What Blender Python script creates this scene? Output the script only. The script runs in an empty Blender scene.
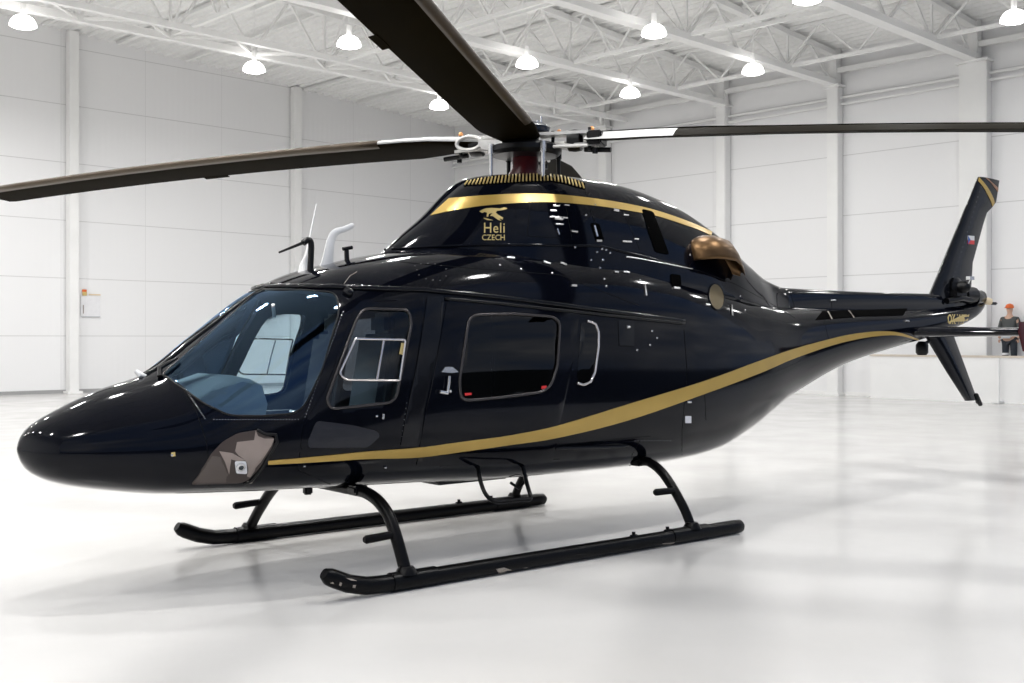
import bpy, bmesh, math, random
from mathutils import Vector, Matrix
from mathutils.bvhtree import BVHTree
from mathutils.geometry import delaunay_2d_cdt
random.seed(7)
PI = math.pi
COL = bpy.context.scene.collection

# ---------------------------------------------------------------- camera facts
# x runs from the nose to the tail, -y is the helicopter's left (near) side
FOC, HOR = 1128., 338.
RV = Vector((.774, -.633, 0)); FV = Vector((.633, .774, 0)); EYE = Vector((-4.021, -7.080, 1.6))
def ray(px, py):
    return (FV + RV*((px-512)/FOC) + Vector((0, 0, -(py-HOR)/FOC))).normalized()
def at_y(px, py, y):
    d = ray(px, py); t = (y-EYE.y)/d.y
    return EYE + d*t
# ---------------------------------------------------------------- materials
def mat(name, col, rough=.5, metal=0., ior=1.45, emit=None, es=0., noise=None, bump=None, coat=0.):
    m = bpy.data.materials.new(name); m.use_nodes = True
    n = m.node_tree.nodes; l = m.node_tree.links; b = n['Principled BSDF']
    b.inputs['Base Color'].default_value = (*col, 1); b.inputs['Roughness'].default_value = rough
    b.inputs['Metallic'].default_value = metal; b.inputs['IOR'].default_value = ior
    b.inputs['Coat Weight'].default_value = coat
    if emit:
        b.inputs['Emission Color'].default_value = (*emit, 1); b.inputs['Emission Strength'].default_value = es
    tc = n.new('ShaderNodeTexCoord')
    nz = n.new('ShaderNodeTexNoise'); nz.inputs['Scale'].default_value = (noise or (8, .08))[0]; nz.inputs['Detail'].default_value = 4
    l.new(tc.outputs['Object'], nz.inputs['Vector'])
    amt = (noise or (8, .08))[1]
    mr = n.new('ShaderNodeMapRange'); mr.inputs['To Min'].default_value = 1-amt; mr.inputs['To Max'].default_value = 1+amt
    l.new(nz.outputs['Fac'], mr.inputs['Value'])
    mx = n.new('ShaderNodeVectorMath'); mx.operation = 'SCALE'; mx.inputs[0].default_value = col
    l.new(mr.outputs['Result'], mx.inputs['Scale']); l.new(mx.outputs['Vector'], b.inputs['Base Color'])
    if bump:
        nb = n.new('ShaderNodeTexNoise'); nb.inputs['Scale'].default_value = bump[0]; l.new(tc.outputs['Object'], nb.inputs['Vector'])
        bp = n.new('ShaderNodeBump'); bp.inputs['Strength'].default_value = bump[1]; bp.inputs['Distance'].default_value = .01
        l.new(nb.outputs['Fac'], bp.inputs['Height']); l.new(bp.outputs['Normal'], b.inputs['Normal'])
    return m
def glass(name, tint, refl=1.0, ior=1.45):
    m = bpy.data.materials.new(name); m.use_nodes = True
    n = m.node_tree.nodes; l = m.node_tree.links; n.clear()
    o = n.new('ShaderNodeOutputMaterial'); mx = n.new('ShaderNodeMixShader'); t = n.new('ShaderNodeBsdfTransparent')
    g = n.new('ShaderNodeBsdfGlossy'); f = n.new('ShaderNodeFresnel'); f.inputs['IOR'].default_value = ior
    g.inputs['Roughness'].default_value = .02; g.inputs['Color'].default_value = (*(refl if isinstance(refl, tuple) else (refl, refl, refl)), 1)
    t.inputs['Color'].default_value = (*tint, 1)
    l.new(f.outputs[0], mx.inputs[0]); l.new(t.outputs[0], mx.inputs[1]); l.new(g.outputs[0], mx.inputs[2]); l.new(mx.outputs[0], o.inputs['Surface'])
    return m
M = dict(
    paint=mat('black_navy_paint', (.0022, .0028, .0055), .07, ior=1.27, noise=(3, .15)),
    paint2=mat('black_satin_paint', (.0045, .005, .007), .16, ior=1.33),
    seam=mat('dark_seam', (.001, .001, .001), .5, ior=1.2),
    inner=mat('cabin_lining', (.06, .065, .075), .7),
    gold=mat('gold_paint', (.50, .335, .085), .3, metal=.35, noise=(4, .1)),
    gold2=mat('pale_gold_trim', (.72, .55, .22), .3, metal=.5),
    bronze=mat('bronze_metal', (.13, .075, .034), .36, metal=.8, noise=(6, .25)),
    opening_black=mat('opening_shade_black', (.001, .001, .001), .9, ior=1.08),  # flat black stands in for the shade in openings and under the drive cover
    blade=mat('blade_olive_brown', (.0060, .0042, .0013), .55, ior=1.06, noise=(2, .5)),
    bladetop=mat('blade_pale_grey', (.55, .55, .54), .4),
    erosion=mat('erosion_strip_metal', (.070, .052, .034), .42, metal=.4, noise=(5, .2)),
    steel=mat('polished_steel', (.62, .62, .62), .25, metal=.9),
    titan=mat('pale_titanium', (.55, .54, .52), .35, metal=.5, noise=(20, .25)),
    black=mat('satin_black', (.003, .003, .0035), .35, ior=1.35),
    rubber=mat('rubber_black', (.01, .01, .01), .6),
    skid=mat('skid_black_paint', (.0025, .0025, .003), .28, ior=1.22, noise=(30, .4), bump=(60, .15)),
    worn=mat('worn_bare_metal', (.35, .31, .27), .5, metal=.4, noise=(60, .5)),
    red=mat('dark_red', (.06, .004, .006), .35),
    redlight=mat('signal_red', (.65, .03, .03), .4),
    blue=mat('flag_blue', (.02, .1, .4), .4),
    white=mat('white_paint', (.82, .82, .81), .4),
    cream=mat('cream_tape', (.75, .62, .42), .6),
    frame=mat('window_frame_dark', (.06, .055, .055), .25, metal=.6),
    chrome=mat('chrome_frame', (.72, .68, .66), .2, metal=.9),
    tan=mat('tan_panel', (.30, .245, .215), .35, noise=(12, .12)),
    tandark=mat('brown_shaded_liner', (.055, .04, .034), .4),
    seat=mat('blue_grey_seat', (.05, .065, .08), .7),
    seatdark=mat('dark_seat', (.03, .035, .045), .6),
    dash=mat('dash_grey_blue', (.34, .40, .44), .6),
    screen=mat('instrument_screen', (.02, .03, .04), .1),
    orange=mat('orange_cap', (.75, .16, .04), .6),
    cloth=mat('dark_work_cloth', (.03, .035, .045), .9),
    cloth2=mat('charcoal_jacket', (.07, .075, .075), .9),
    skin=mat('skin', (.55, .35, .26), .6),
    bag=mat('grey_bag', (.55, .57, .60), .7),
    paper=mat('white_notice', (.80, .80, .82), .6),
    steelwhite=mat('white_painted_steel', (.86, .86, .85), .45, noise=(2, .04)),
    lampshade=mat('white_lamp_shade', (.85, .85, .85), .4, emit=(1, .98, .95), es=7),
    lampglow=mat('lamp_glow', (1, 1, 1), .4, emit=(1, .98, .95), es=14),
    apron=mat('dark_apron', (.035, .038, .030), .9, noise=(.6, .35)),
    wglass=glass('windshield_blue_sky_sheen', (.78, .93, 1.0), (.42, .66, 1.0), 1.75),  # blue gloss colour stands in for blue sky mirrored in the glass
    dglass=glass('clear_door_glass', (.74, .84, .88), .8, 1.45),
    bglass=glass('dark_tinted_glass', (.12, .13, .15), .8, 1.45),
)
# ---------------------------------------------------------------- mesh helpers
def obj(name, verts, faces, m, parent=None, smooth=True, mats=None, fidx=None):
    me = bpy.data.meshes.new(name); me.from_pydata([tuple(v) for v in verts], [], faces); me.update()
    ms = mats or [m]
    for x in ms: me.materials.append(M[x] if isinstance(x, str) else x)
    if fidx:
        for p, i in zip(me.polygons, fidx): p.material_index = i
    if smooth:
        for p in me.polygons: p.use_smooth = True
    me.validate()
    o = bpy.data.objects.new(name, me); COL.objects.link(o)
    if parent: o.parent = parent
    return o
def autosmooth(o, ang=40):
    me = o.data
    bm = bmesh.new(); bm.from_mesh(me)
    for e in bm.edges:
        if len(e.link_faces) == 2 and e.calc_face_angle(0) > math.radians(ang): e.smooth = False
    bm.to_mesh(me); bm.free(); return o
def recalc(o):
    bm = bmesh.new(); bm.from_mesh(o.data); bmesh.ops.recalc_face_normals(bm, faces=bm.faces); bm.to_mesh(o.data); bm.free(); return o
class MB:
    """collects shapes for one mesh"""
    def __init__(s): s.v = []; s.f = []
    def add(s, v, f):
        o = len(s.v); s.v += [Vector(x) for x in v]; s.f += [[i+o for i in q] for q in f]; return s
    def box(s, c, d, rot=None, bev=0):
        bm = bmesh.new(); bmesh.ops.create_cube(bm, size=1)
        for v in bm.verts: v.co = Vector((v.co.x*d[0], v.co.y*d[1], v.co.z*d[2]))
        if bev: bmesh.ops.bevel(bm, geom=list(bm.edges), offset=bev, segments=2, affect='EDGES')
        R = rot.to_matrix() if hasattr(rot, 'to_matrix') else (rot or Matrix.Identity(3))
        vs = [R @ v.co + Vector(c) for v in bm.verts]; bm.verts.index_update()
        fs = [[v.index for v in f.verts] for f in bm.faces]; bm.free()
        return s.add(vs, fs)
    def tube(s, pts, r, seg=10, closed=False, cap=True):
        v, f = tube_data(pts, r, seg, closed, cap); return s.add(v, f)
    def bar(s, a, b, w, h=None):
        a = Vector(a); b = Vector(b); d = (b-a); L = d.length; q = d.to_track_quat('X', 'Z')
        return s.box((a+b)/2, (L, w, h or w), q.to_matrix())
    def lathe(s, prof, c, axis=Vector((0, 0, 1)), seg=24):
        q = Vector(axis).to_track_quat('Z', 'Y').to_matrix(); vs = []; fs = []
        for r, z in prof:
            for k in range(seg):
                a = 2*PI*k/seg; vs.append(q @ Vector((r*math.cos(a), r*math.sin(a), z)) + Vector(c))
        n = len(prof)
        for i in range(n-1):
            for k in range(seg):
                k2 = (k+1) % seg; fs.append([i*seg+k, i*seg+k2, (i+1)*seg+k2, (i+1)*seg+k])
        fs.append(list(range(seg))[::-1]); fs.append([(n-1)*seg+k for k in range(seg)])
        return s.add(vs, fs)
    def build(s, name, m, parent=None, smooth=True, ang=40):
        o = obj(name, s.v, s.f, m, parent, smooth); recalc(o)
        if smooth: autosmooth(o, ang)
        return o
def tube_data(pts, r, seg=10, closed=False, cap=True):
    P = [Vector(p) for p in pts]; n = len(P); rs = r if isinstance(r, (list, tuple)) else [r]*n
    T = []
    for i in range(n):
        a = P[(i-1) % n] if (closed or i > 0) else P[i]; b = P[(i+1) % n] if (closed or i < n-1) else P[i]
        t = b-a; T.append(t.normalized() if t.length > 1e-9 else Vector((0, 0, 1)))
    up = Vector((0, 0, 1)) if abs(T[0].z) < .9 else Vector((1, 0, 0))
    u = T[0].cross(up).normalized(); vs = []; fs = []
    for i in range(n):
        u = (u - T[i]*u.dot(T[i])).normalized(); w = T[i].cross(u)
        for k in range(seg):
            a = 2*PI*k/seg; vs.append(P[i] + (u*math.cos(a)+w*math.sin(a))*rs[i])
    m = n if closed else n-1
    for i in range(m):
        j = (i+1) % n
        for k in range(seg):
            k2 = (k+1) % seg; fs.append([i*seg+k, i*seg+k2, j*seg+k2, j*seg+k])
    if cap and not closed:
        fs.append(list(range(seg))[::-1]); fs.append([(n-1)*seg+k for k in range(seg)])
    return vs, fs
def empty(name, loc=(0, 0, 0), parent=None):
    o = bpy.data.objects.new(name, None); o.location = loc; o.empty_display_size = .3; COL.objects.link(o)
    if parent: o.parent = parent
    return o
def tag(o, label=None, cat=None, group=None, kind=None):
    if label: o['label'] = label
    if cat: o['category'] = cat
    if group: o['group'] = group
    if kind: o['kind'] = kind
    return o
def pchip(xs, ys, x):
    n = len(xs)
    if x <= xs[0]: return ys[0]
    if x >= xs[-1]: return ys[-1]
    h = [xs[i+1]-xs[i] for i in range(n-1)]; d = [(ys[i+1]-ys[i])/h[i] for i in range(n-1)]
    def m(i):
        if i == 0: return d[0]
        if i == n-1: return d[-1]
        if d[i-1]*d[i] <= 0: return 0.
        w1 = 2*h[i]+h[i-1]; w2 = h[i]+2*h[i-1]; return (w1+w2)/(w1/d[i-1]+w2/d[i])
    i = max(k for k in range(n-1) if xs[k] <= x); t = (x-xs[i])/h[i]
    return ((1+2*t)*(1-t)**2*ys[i] + t*(1-t)**2*h[i]*m(i) + t*t*(3-2*t)*ys[i+1] + t*t*(t-1)*h[i]*m(i+1))
def smooth_path(pts, k=6, closed=False):
    P = [Vector(p) for p in pts]; n = len(P); out = []
    for i in range(n if closed else n-1):
        g = lambda j: P[j % n] if closed else P[max(0, min(n-1, j))]
        a, b, c, d = g(i-1), g(i), g(i+1), g(i+2)
        for j in range(k):
            t = j/k
            out.append(.5*((2*b)+(c-a)*t+(2*a-5*b+4*c-d)*t*t+(3*b-a-3*c+d)*t**3))
    if not closed: out.append(P[-1])
    return out
def rounded(poly, r, k=5):
    """rounds the corners of a 2-D polygon"""
    P = [Vector((p[0], p[1])) for p in poly]; n = len(P); out = []
    for i in range(n):
        a, b, c = P[i-1], P[i], P[(i+1) % n]
        rr = r[i] if isinstance(r, (list, tuple)) else r
        rr = min(rr, (a-b).length*.48, (c-b).length*.48)
        p = b+(a-b).normalized()*rr; q = b+(c-b).normalized()*rr
        for j in range(k+1):
            t = j/k; out.append(p*(1-t)**2 + b*2*t*(1-t) + q*t*t)
    return out
# ---------------------------------------------------------------- body surface
def section(zb, zt, hw, zc, nt, nb, N=96, taper=0.):
    raw = []
    K = 400
    for k in range(K):
        a = 2*PI*k/K; c = math.cos(a); s = math.sin(a)
        n = nt if s >= 0 else nb; h = (zt-zc) if s >= 0 else (zc-zb)
        y = hw*math.copysign(abs(c)**(2/n), c); z = math.copysign(abs(s)**(2/n), s)
        if s > 0: y *= 1-taper*z
        raw.append((y, zc+h*z))
    raw.append(raw[0]); L = [0]
    for i in range(K): L.append(L[-1]+math.hypot(raw[i+1][0]-raw[i][0], raw[i+1][1]-raw[i][1]))
    out = []; i = 0
    for k in range(N):
        t = L[-1]*k/N
        while L[i+1] < t: i += 1
        w = (t-L[i])/max(1e-9, L[i+1]-L[i]); out.append((raw[i][0]*(1-w)+raw[i+1][0]*w, raw[i][1]*(1-w)+raw[i+1][1]*w))
    return out
def loft(st, xs, inset=0., N=96, taper=0.):
    X = [s[0] for s in st]; vs = []; fs = []
    for x in xs:
        p = [pchip(X, [s[i] for s in st], x) for i in range(1, 7)]
        if inset: p[0] += inset; p[1] -= inset; p[2] -= inset
        vs += [Vector((x, y, z)) for y, z in section(*p, N=N, taper=taper)]
    for i in range(len(xs)-1):
        for k in range(N):
            k2 = (k+1) % N; fs.append([i*N+k, (i+1)*N+k, (i+1)*N+k2, i*N+k2])
    fs.append(list(range(N))); fs.append([(len(xs)-1)*N+k for k in range(N)][::-1])
    return vs, fs
#      x     zb    zt    hw   zc    nt   nb
BODY = [(-2.045, .92, .945, .012, .932, 2.0, 2.0), (-2.025, .865, 1.0, .075, .93, 2.0, 2.0), (-1.97, .79, 1.065, .19, .925, 2.0, 2.05),
        (-1.80, .71, 1.165, .315, .915, 2.0, 2.1), (-1.55, .655, 1.275, .43, .91, 2.0, 2.2), (-1.25, .61, 1.37, .535, .91, 2.05, 2.3),
        (-.9, .59, 1.62, .635, .93, 2.2, 2.5), (-.45, .575, 1.93, .72, .99, 2.6, 2.7), (-.16, .565, 2.06, .755, 1.06, 3.0, 2.8),
        (.21, .55, 2.16, .785, 1.15, 3.2, 2.8), (.64, .535, 2.245, .805, 1.2, 3.2, 2.8), (1.3, .505, 2.32, .815, 1.22, 3.1, 2.8),
        (2.3, .495, 2.34, .815, 1.22, 3.0, 2.8), (3.0, .495, 2.29, .79, 1.22, 2.9, 2.7), (3.4, .505, 2.23, .75, 1.25, 2.8, 2.6), (3.9, .545, 2.14, .675, 1.3, 2.6, 2.5),
        (4.35, .665, 2.04, .59, 1.36, 2.4, 2.4), (5.2, 1.0, 1.93, .425, 1.49, 2.2, 2.2), (6.2, 1.31, 1.92, .315, 1.63, 2.2, 2.2),
        (7.2, 1.49, 1.93, .245, 1.71, 2.2, 2.2), (7.9, 1.60, 1.95, .20, 1.78, 2.2, 2.2), (8.7, 1.76, 1.99, .13, 1.88, 2.2, 2.2), (9.1, 1.88, 2.03, .07, 1.96, 2.1, 2.1), (9.25, 1.96, 2.045, .03, 2.01, 2, 2)]
xs = [-2.045, -2.04, -2.032]+[-2.02+.028*i for i in range(6)]
x = -1.86
while x < 9.2: xs.append(x); x += .06 if x < 5 else .12
xs.append(9.25)
bv, bf = loft(BODY, xs)
BT = BVHTree.FromPolygons(bv, bf)
COWL = [(.50, 2.0, 2.21, .03, 2.05, 2.3, 2), (.56, 2.0, 2.25, .17, 2.05, 2.3, 2), (.75, 2.0, 2.40, .33, 2.06, 2.4, 2), (.96, 2.0, 2.56, .43, 2.07, 2.5, 2), (1.16, 2.0, 2.74, .50, 2.08, 2.7, 2),
        (1.27, 2.0, 2.825, .53, 2.08, 2.8, 2), (1.36, 2.0, 2.865, .55, 2.08, 3.0, 2), (1.65, 2.0, 2.91, .60, 2.08, 3.2, 2), (2.3, 1.95, 2.945, .64, 2.06, 3.2, 2), (2.75, 1.95, 2.93, .64, 2.04, 3.1, 2),
        (3.4, 1.9, 2.83, .60, 2.0, 2.9, 2), (4.05, 1.85, 2.62, .50, 1.95, 2.6, 2), (4.6, 1.8, 2.34, .35, 1.9, 2.4, 2), (5.0, 1.78, 2.165, .21, 1.86, 2.6, 2),
        (5.3, 1.78, 2.105, .145, 1.85, 3.2, 2), (6.5, 1.78, 2.10, .12, 1.85, 4, 2), (8.2, 1.85, 2.115, .10, 1.95, 4, 2)]
cx = [.50, .515, .53, .56]; x = .60
while x < 5.4: cx.append(x); x += .05
while x < 8.2: cx.append(x); x += .15
cx.append(8.2)
cv, cf = loft(COWL, cx, taper=.34)
CT = BVHTree.FromPolygons(cv, cf)
AV = bv+cv; AF = bf+[[i+len(bv) for i in f] for f in cf]
AT = BVHTree.FromPolygons(AV, AF)
def hit(px, py, tree=None):
    t = tree or AT
    d = ray(px, py); r = t.ray_cast(EYE, d)
    if r[0] is None:
        # the point just off the outline: nearest spot of the skin
        best = None
        for k in range(60):
            p = EYE + d*(5+k*.15); q = t.find_nearest(p)
            if best is None or q[3] < best[3]: best = q
        r = best
    n = r[1]
    if n.dot(d) > 0: n = -n
    return r[0], n
def patch_data(poly, off, tree=None, grid=5.):
    """polygon traced on the skin: verts, normals, faces, boundary"""
    P = [Vector((p[0], p[1])) for p in poly]; n = len(P); pts = list(P)
    x0 = min(p.x for p in P); x1 = max(p.x for p in P); y0 = min(p.y for p in P); y1 = max(p.y for p in P)
    def inside(q):
        c = False
        for i in range(n):
            a, b = P[i], P[i-1]
            if (a.y > q.y) != (b.y > q.y) and q.x < (b.x-a.x)*(q.y-a.y)/(b.y-a.y)+a.x: c = not c
        return c
    def near(q):
        return min((q-p).length for p in P) < grid*.45
    y = y0+grid*.5
    while y < y1:
        x = x0+grid*.5
        while x < x1:
            q = Vector((x, y))
            if inside(q) and not near(q): pts.append(q)
            x += grid
        y += grid
    vo, eo, fo, _, _, _ = delaunay_2d_cdt(pts, [(i, (i+1) % n) for i in range(n)], [], 1, 1e-4)
    V = []; Nn = []
    for q in vo:
        p, nn = hit(q.x, q.y, tree); V.append(p); Nn.append(nn)
    return V, Nn, [list(f) for f in fo]
def shell(V, Nn, F, o0, o1):
    """closed slab between two offsets of a traced patch"""
    n = len(V); vs = [v+m*o1 for v, m in zip(V, Nn)]+[v+m*o0 for v, m in zip(V, Nn)]
    fs = [f for f in F]+[[i+n for i in f][::-1] for f in F]; ed = {}
    for f in F:
        for i in range(len(f)): ed[(f[i], f[(i+1) % len(f)])] = 1
    for (a, b) in list(ed):
        if (b, a) not in ed: fs.append([b, a, a+n, b+n])
    return vs, fs
def mirror(vs, fs): return [Vector((v[0], -v[1], v[2])) for v in vs], [f[::-1] for f in fs]
def patch(name, poly, m, parent, o0=-.002, o1=.004, tree=None, grid=5., both=False, smooth=True):
    vs, fs = shell(*patch_data(poly, 0, tree, grid), o0, o1)
    o = autosmooth(recalc(obj(name, vs, fs, m, parent, smooth)))
    if both:
        v2, f2 = mirror(vs, fs); autosmooth(recalc(obj(name, v2, f2, m, parent, smooth)))
    return o
def facing(V, Nn, F):
    out = []
    for f in F:
        n = (V[f[1]]-V[f[0]]).cross(V[f[2]]-V[f[0]]); out.append(f if n.dot(Nn[f[0]]) > 0 else f[::-1])
    return out
def sheet(name, poly, m, parent, off=-.004, tree=None, grid=5., both=False):
    V, Nn, F = patch_data(poly, 0, tree, grid); F = facing(V, Nn, F); vs = [v+n*off for v, n in zip(V, Nn)]
    o = obj(name, vs, F, m, parent)
    if both:
        v2, f2 = mirror(vs, F); obj(name, v2, f2, m, parent)
    return o
def skin_path(pts, off=0., tree=None, step=4., closed=False):
    out = []; n = len(pts)
    for i in range(n if closed else n-1):
        a = Vector(pts[i][:2]); b = Vector(pts[(i+1) % n][:2]); k = max(1, int((b-a).length/step))
        for j in range(k):
            q = a.lerp(b, j/k); p, nn = hit(q.x, q.y, tree); out.append(p+nn*off)
    if not closed:
        p, nn = hit(pts[-1][0], pts[-1][1], tree); out.append(p+nn*off)
    return out
def bead(name, pts, r, m, parent, off=0., tree=None, closed=False, both=False, seg=8, step=4.):
    vs, fs = tube_data(skin_path(pts, off, tree, step, closed), r, seg, closed)
    o = recalc(obj(name, vs, fs, m, parent))
    if both:
        v2, f2 = mirror(vs, fs); recalc(obj(name, v2, f2, m, parent))
    return o
def seams(name, lines, r, m, parent, both=True, tree=None):
    for ln in lines:
        v, f = tube_data(skin_path(ln, .0005, tree, 5.), r, 6); MB().add(v, f).build(name, m, parent)
        if both: MB().add(*mirror(v, f)).build(name, m, parent)

# ================================================================ HELICOPTER
heli = tag(empty('helicopter', (1.5, 0, 0)), 'black and gold helicopter on skids standing on the glossy white floor', 'helicopter')
OFF = Matrix.Translation((-1.5, 0, 0))
def under(o):
    """keeps the vertices where they are although the parent sits at the base"""
    return o
# windows traced on the skin
W_SHIELD = rounded([(163, 374.5), (259.5, 289.5), (303, 290), (337, 293), (339, 312), (322, 370), (301, 413), (260, 416), (229, 415.5), (203, 403)], [2, 2, 2, 14, 6, 10, 14, 5, 8, 6])
W_PILOT = rounded([(364, 309), (409, 310), (411, 325), (395, 402), (331, 409), (326, 400), (357, 318)], [9, 12, 4, 10, 6, 8, 6])
W_CABIN = rounded([(469, 315), (515, 314), (560, 317.5), (557, 365), (549, 391), (500, 397.5), (460, 401), (459, 380)], [10, 2, 12, 6, 14, 2, 14, 4])
W_REAR = rounded([(581, 322), (597, 324), (598, 347), (592, 384), (579, 385), (577, 375)], [3, 9, 5, 8, 3, 3])
# shell with a hollow cabin
ivx = [-1.3+.1*i for i in range(43)]
iv, if_ = loft(BODY, ivx, inset=.035)
nb = len(bv)
fus = obj('fuselage', bv+iv, bf+[[i+nb for i in f][::-1] for f in if_], 'paint', heli, mats=['paint', 'inner'], fidx=[0]*len(bf)+[1]*len(if_))
def signed_volume(me):
    return sum(me.vertices[p.vertices[0]].co.dot(me.vertices[p.vertices[i]].co.cross(me.vertices[p.vertices[i+1]].co)) for p in me.polygons for i in range(1, len(p.vertices)-1))/6
if signed_volume(fus.data) < 0: fus.data.flip_normals()
for poly in (W_SHIELD, W_PILOT, W_CABIN):
    for side in (0, 1):
        v, f = shell(*patch_data(poly, 0, BT, 8.), -.10, .05)
        if side: v, f = mirror(v, f)
        cut = recalc(obj('cutter', v, f, 'inner', heli, smooth=False))
        md = fus.modifiers.new('b', 'BOOLEAN'); md.operation = 'DIFFERENCE'; md.object = cut; md.solver = 'EXACT'; md.use_self = False
        dg = bpy.context.evaluated_depsgraph_get(); nm = bpy.data.meshes.new_from_object(fus.evaluated_get(dg)); fus.modifiers.clear()
        if len(nm.polygons) > 1000: fus.data = nm
        else: print('cut failed')
        bpy.data.objects.remove(cut, do_unlink=True)
nm.name = 'fuselage'
autosmooth(fus, 35)
cowl = obj('engine_cowling', cv, cf, 'paint', heli); autosmooth(cowl, 50)

# glazing
sheet('windshield', W_SHIELD, 'wglass', heli, .004, BT, 5., both=True)
ws_frame = bead('windshield_frame', W_SHIELD, .007, 'black', heli, .0, BT, True, both=True)
# centre post
cp = [Vector((x, 0, pchip([s[0] for s in BODY], [s[2] for s in BODY], x)+.004)) for x in [-1.27+.06*i for i in range(16)]]
MB().tube(cp, .012, 8).build('windshield_post', 'black', heli)
# doors
def strip(name, top, bot, m, parent, both=True, tree=None, step=5., o0=-.002, o1=.003):
    T = [Vector(p) for p in top]; B = [Vector(p) for p in bot]
    def resamp(P, t):
        L = [0]
        for i in range(len(P)-1): L.append(L[-1]+(P[i+1]-P[i]).length)
        s = t*L[-1]
        for i in range(len(P)-1):
            if s <= L[i+1]+1e-9: return P[i].lerp(P[i+1], (s-L[i])/max(1e-9, L[i+1]-L[i]))
        return P[-1]
    n = int(sum((T[i+1]-T[i]).length for i in range(len(T)-1))/step)+1
    poly = [resamp(T, i/n) for i in range(n+1)]+[resamp(B, i/n) for i in range(n, -1, -1)]
    return poly
def smooth2(pts, k=5):
    return [(p.x, p.y) for p in smooth_path([Vector((a, b, 0)) for a, b in pts], k)]
# ---- pilot door (front) and sliding cabin door: bevelled skins a few millimetres proud of the fuselage
def door_skin(name, outer, hole, m, parent):
    """skin between the door outline and its window"""
    n = len(outer); k = len(hole)
    P = [Vector(p[:2]) for p in outer]; Q = [Vector(p[:2]) for p in hole]
    pts = P+Q; ed = [(i, (i+1) % n) for i in range(n)]+[(n+i, n+(i+1) % k) for i in range(k)]
    def ins(q, A):
        c = False
        for i in range(len(A)):
            a, b = A[i], A[i-1]
            if (a.y > q.y) != (b.y > q.y) and q.x < (b.x-a.x)*(q.y-a.y)/(b.y-a.y)+a.x: c = not c
        return c
    x0 = min(p.x for p in P); x1 = max(p.x for p in P); y0 = min(p.y for p in P); y1 = max(p.y for p in P); y = y0+3
    while y < y1:
        x = x0+3
        while x < x1:
            q = Vector((x, y))
            if ins(q, P) and not ins(q, Q) and min((q-a).length for a in P+Q) > 3: pts.append(q)
            x += 6
        y += 6
    vo, eo, fo, _, _, _ = delaunay_2d_cdt(pts, ed, [], 1, 1e-4)
    V = []; Nn = []
    for q in vo:
        p, nn = hit(q.x, q.y, BT); V.append(p); Nn.append(nn)
    F = []
    for f in fo:
        c = sum((vo[i] for i in f), Vector((0, 0)))/len(f)
        if not ins(c, Q): F.append(list(f))
    vs, fs = shell(V, Nn, F, -.01, .006)
    out = []
    for mi in (0, 1):
        v2, f2 = (vs, fs) if mi == 0 else mirror(vs, fs)
        out.append(autosmooth(recalc(obj(name, v2, f2, m, parent)), 30))
    return out
P_DOOR = rounded([(358, 300), (423, 298.5), (419, 340), (398, 446), (300, 452), (303, 425), (326, 388), (349, 322)], [12, 8, 3, 10, 8, 6, 6, 8])
C_DOOR = rounded([(447, 299), (579, 312), (575, 350), (557, 440), (552, 462), (416, 466), (424, 420), (440, 340)], [8, 3, 5, 3, 3, 3, 5, 5])
pdoors = door_skin('cockpit_door', P_DOOR, W_PILOT, 'paint', heli)
cdoors = door_skin('cabin_door', C_DOOR, W_CABIN, 'paint', heli)
def both_sides(doors, fn):
    for s, d in ((1, doors[0]), (-1, doors[1])): fn(s, d)
def flip(vs, fs, s): return (vs, fs) if s == 1 else mirror(vs, fs)
def add_win(doors, poly, gm, framem, fr):
    V, Nn, F = patch_data(poly, 0, BT, 6.); F = facing(V, Nn, F); gv = [v-n*.003 for v, n in zip(V, Nn)]
    tv, tf = tube_data(skin_path(poly, .006, BT, 4., True), fr, 8, True)
    def fn(s, d):
        v, f = flip(gv, F, s); obj('window_pane', v, f, gm, d)
        v, f = flip(tv, tf, s); recalc(obj('window_frame', v, f, framem, d))
    both_sides(doors, fn)
add_win(pdoors, W_PILOT, 'dglass', 'frame', .010)
add_win(cdoors, W_CABIN, 'bglass', 'frame', .011)
slide = rounded([(355, 339), (404.5, 340), (399, 380.5), (345, 380), (338.5, 374)], [2, 2, 2, 7, 5], 4)
vs, fs = tube_data(skin_path(slide, .012, BT, 4., True), .0075, 8, True)
v2, f2 = tube_data(skin_path([(383, 341), (376, 380)], .012, BT), .0075, 8)
def fn(s, d):
    b = MB(); b.add(*flip(vs, fs, s)); b.add(*flip(v2, f2, s)); b.build('sliding_vent_frame', 'chrome', d)['label'] = 'silver frame of the small sliding vent pane'
both_sides(pdoors, fn)
# recessed step pocket on the cockpit door
pk = rounded([(316, 420.5), (352, 425), (377, 431), (379, 436.5), (367, 447), (308.5, 447.5), (307, 442)], [5, 3, 3, 2, 4, 4, 3])
V = shell(*patch_data(pk, 0, BT, 6.), .004, .011)
both_sides(pdoors, lambda s, d: autosmooth(recalc(obj('lower_panel', *flip(*V, s), mat('matte_navy_panel', (.010, .011, .017), .4), d)), 30))
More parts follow.
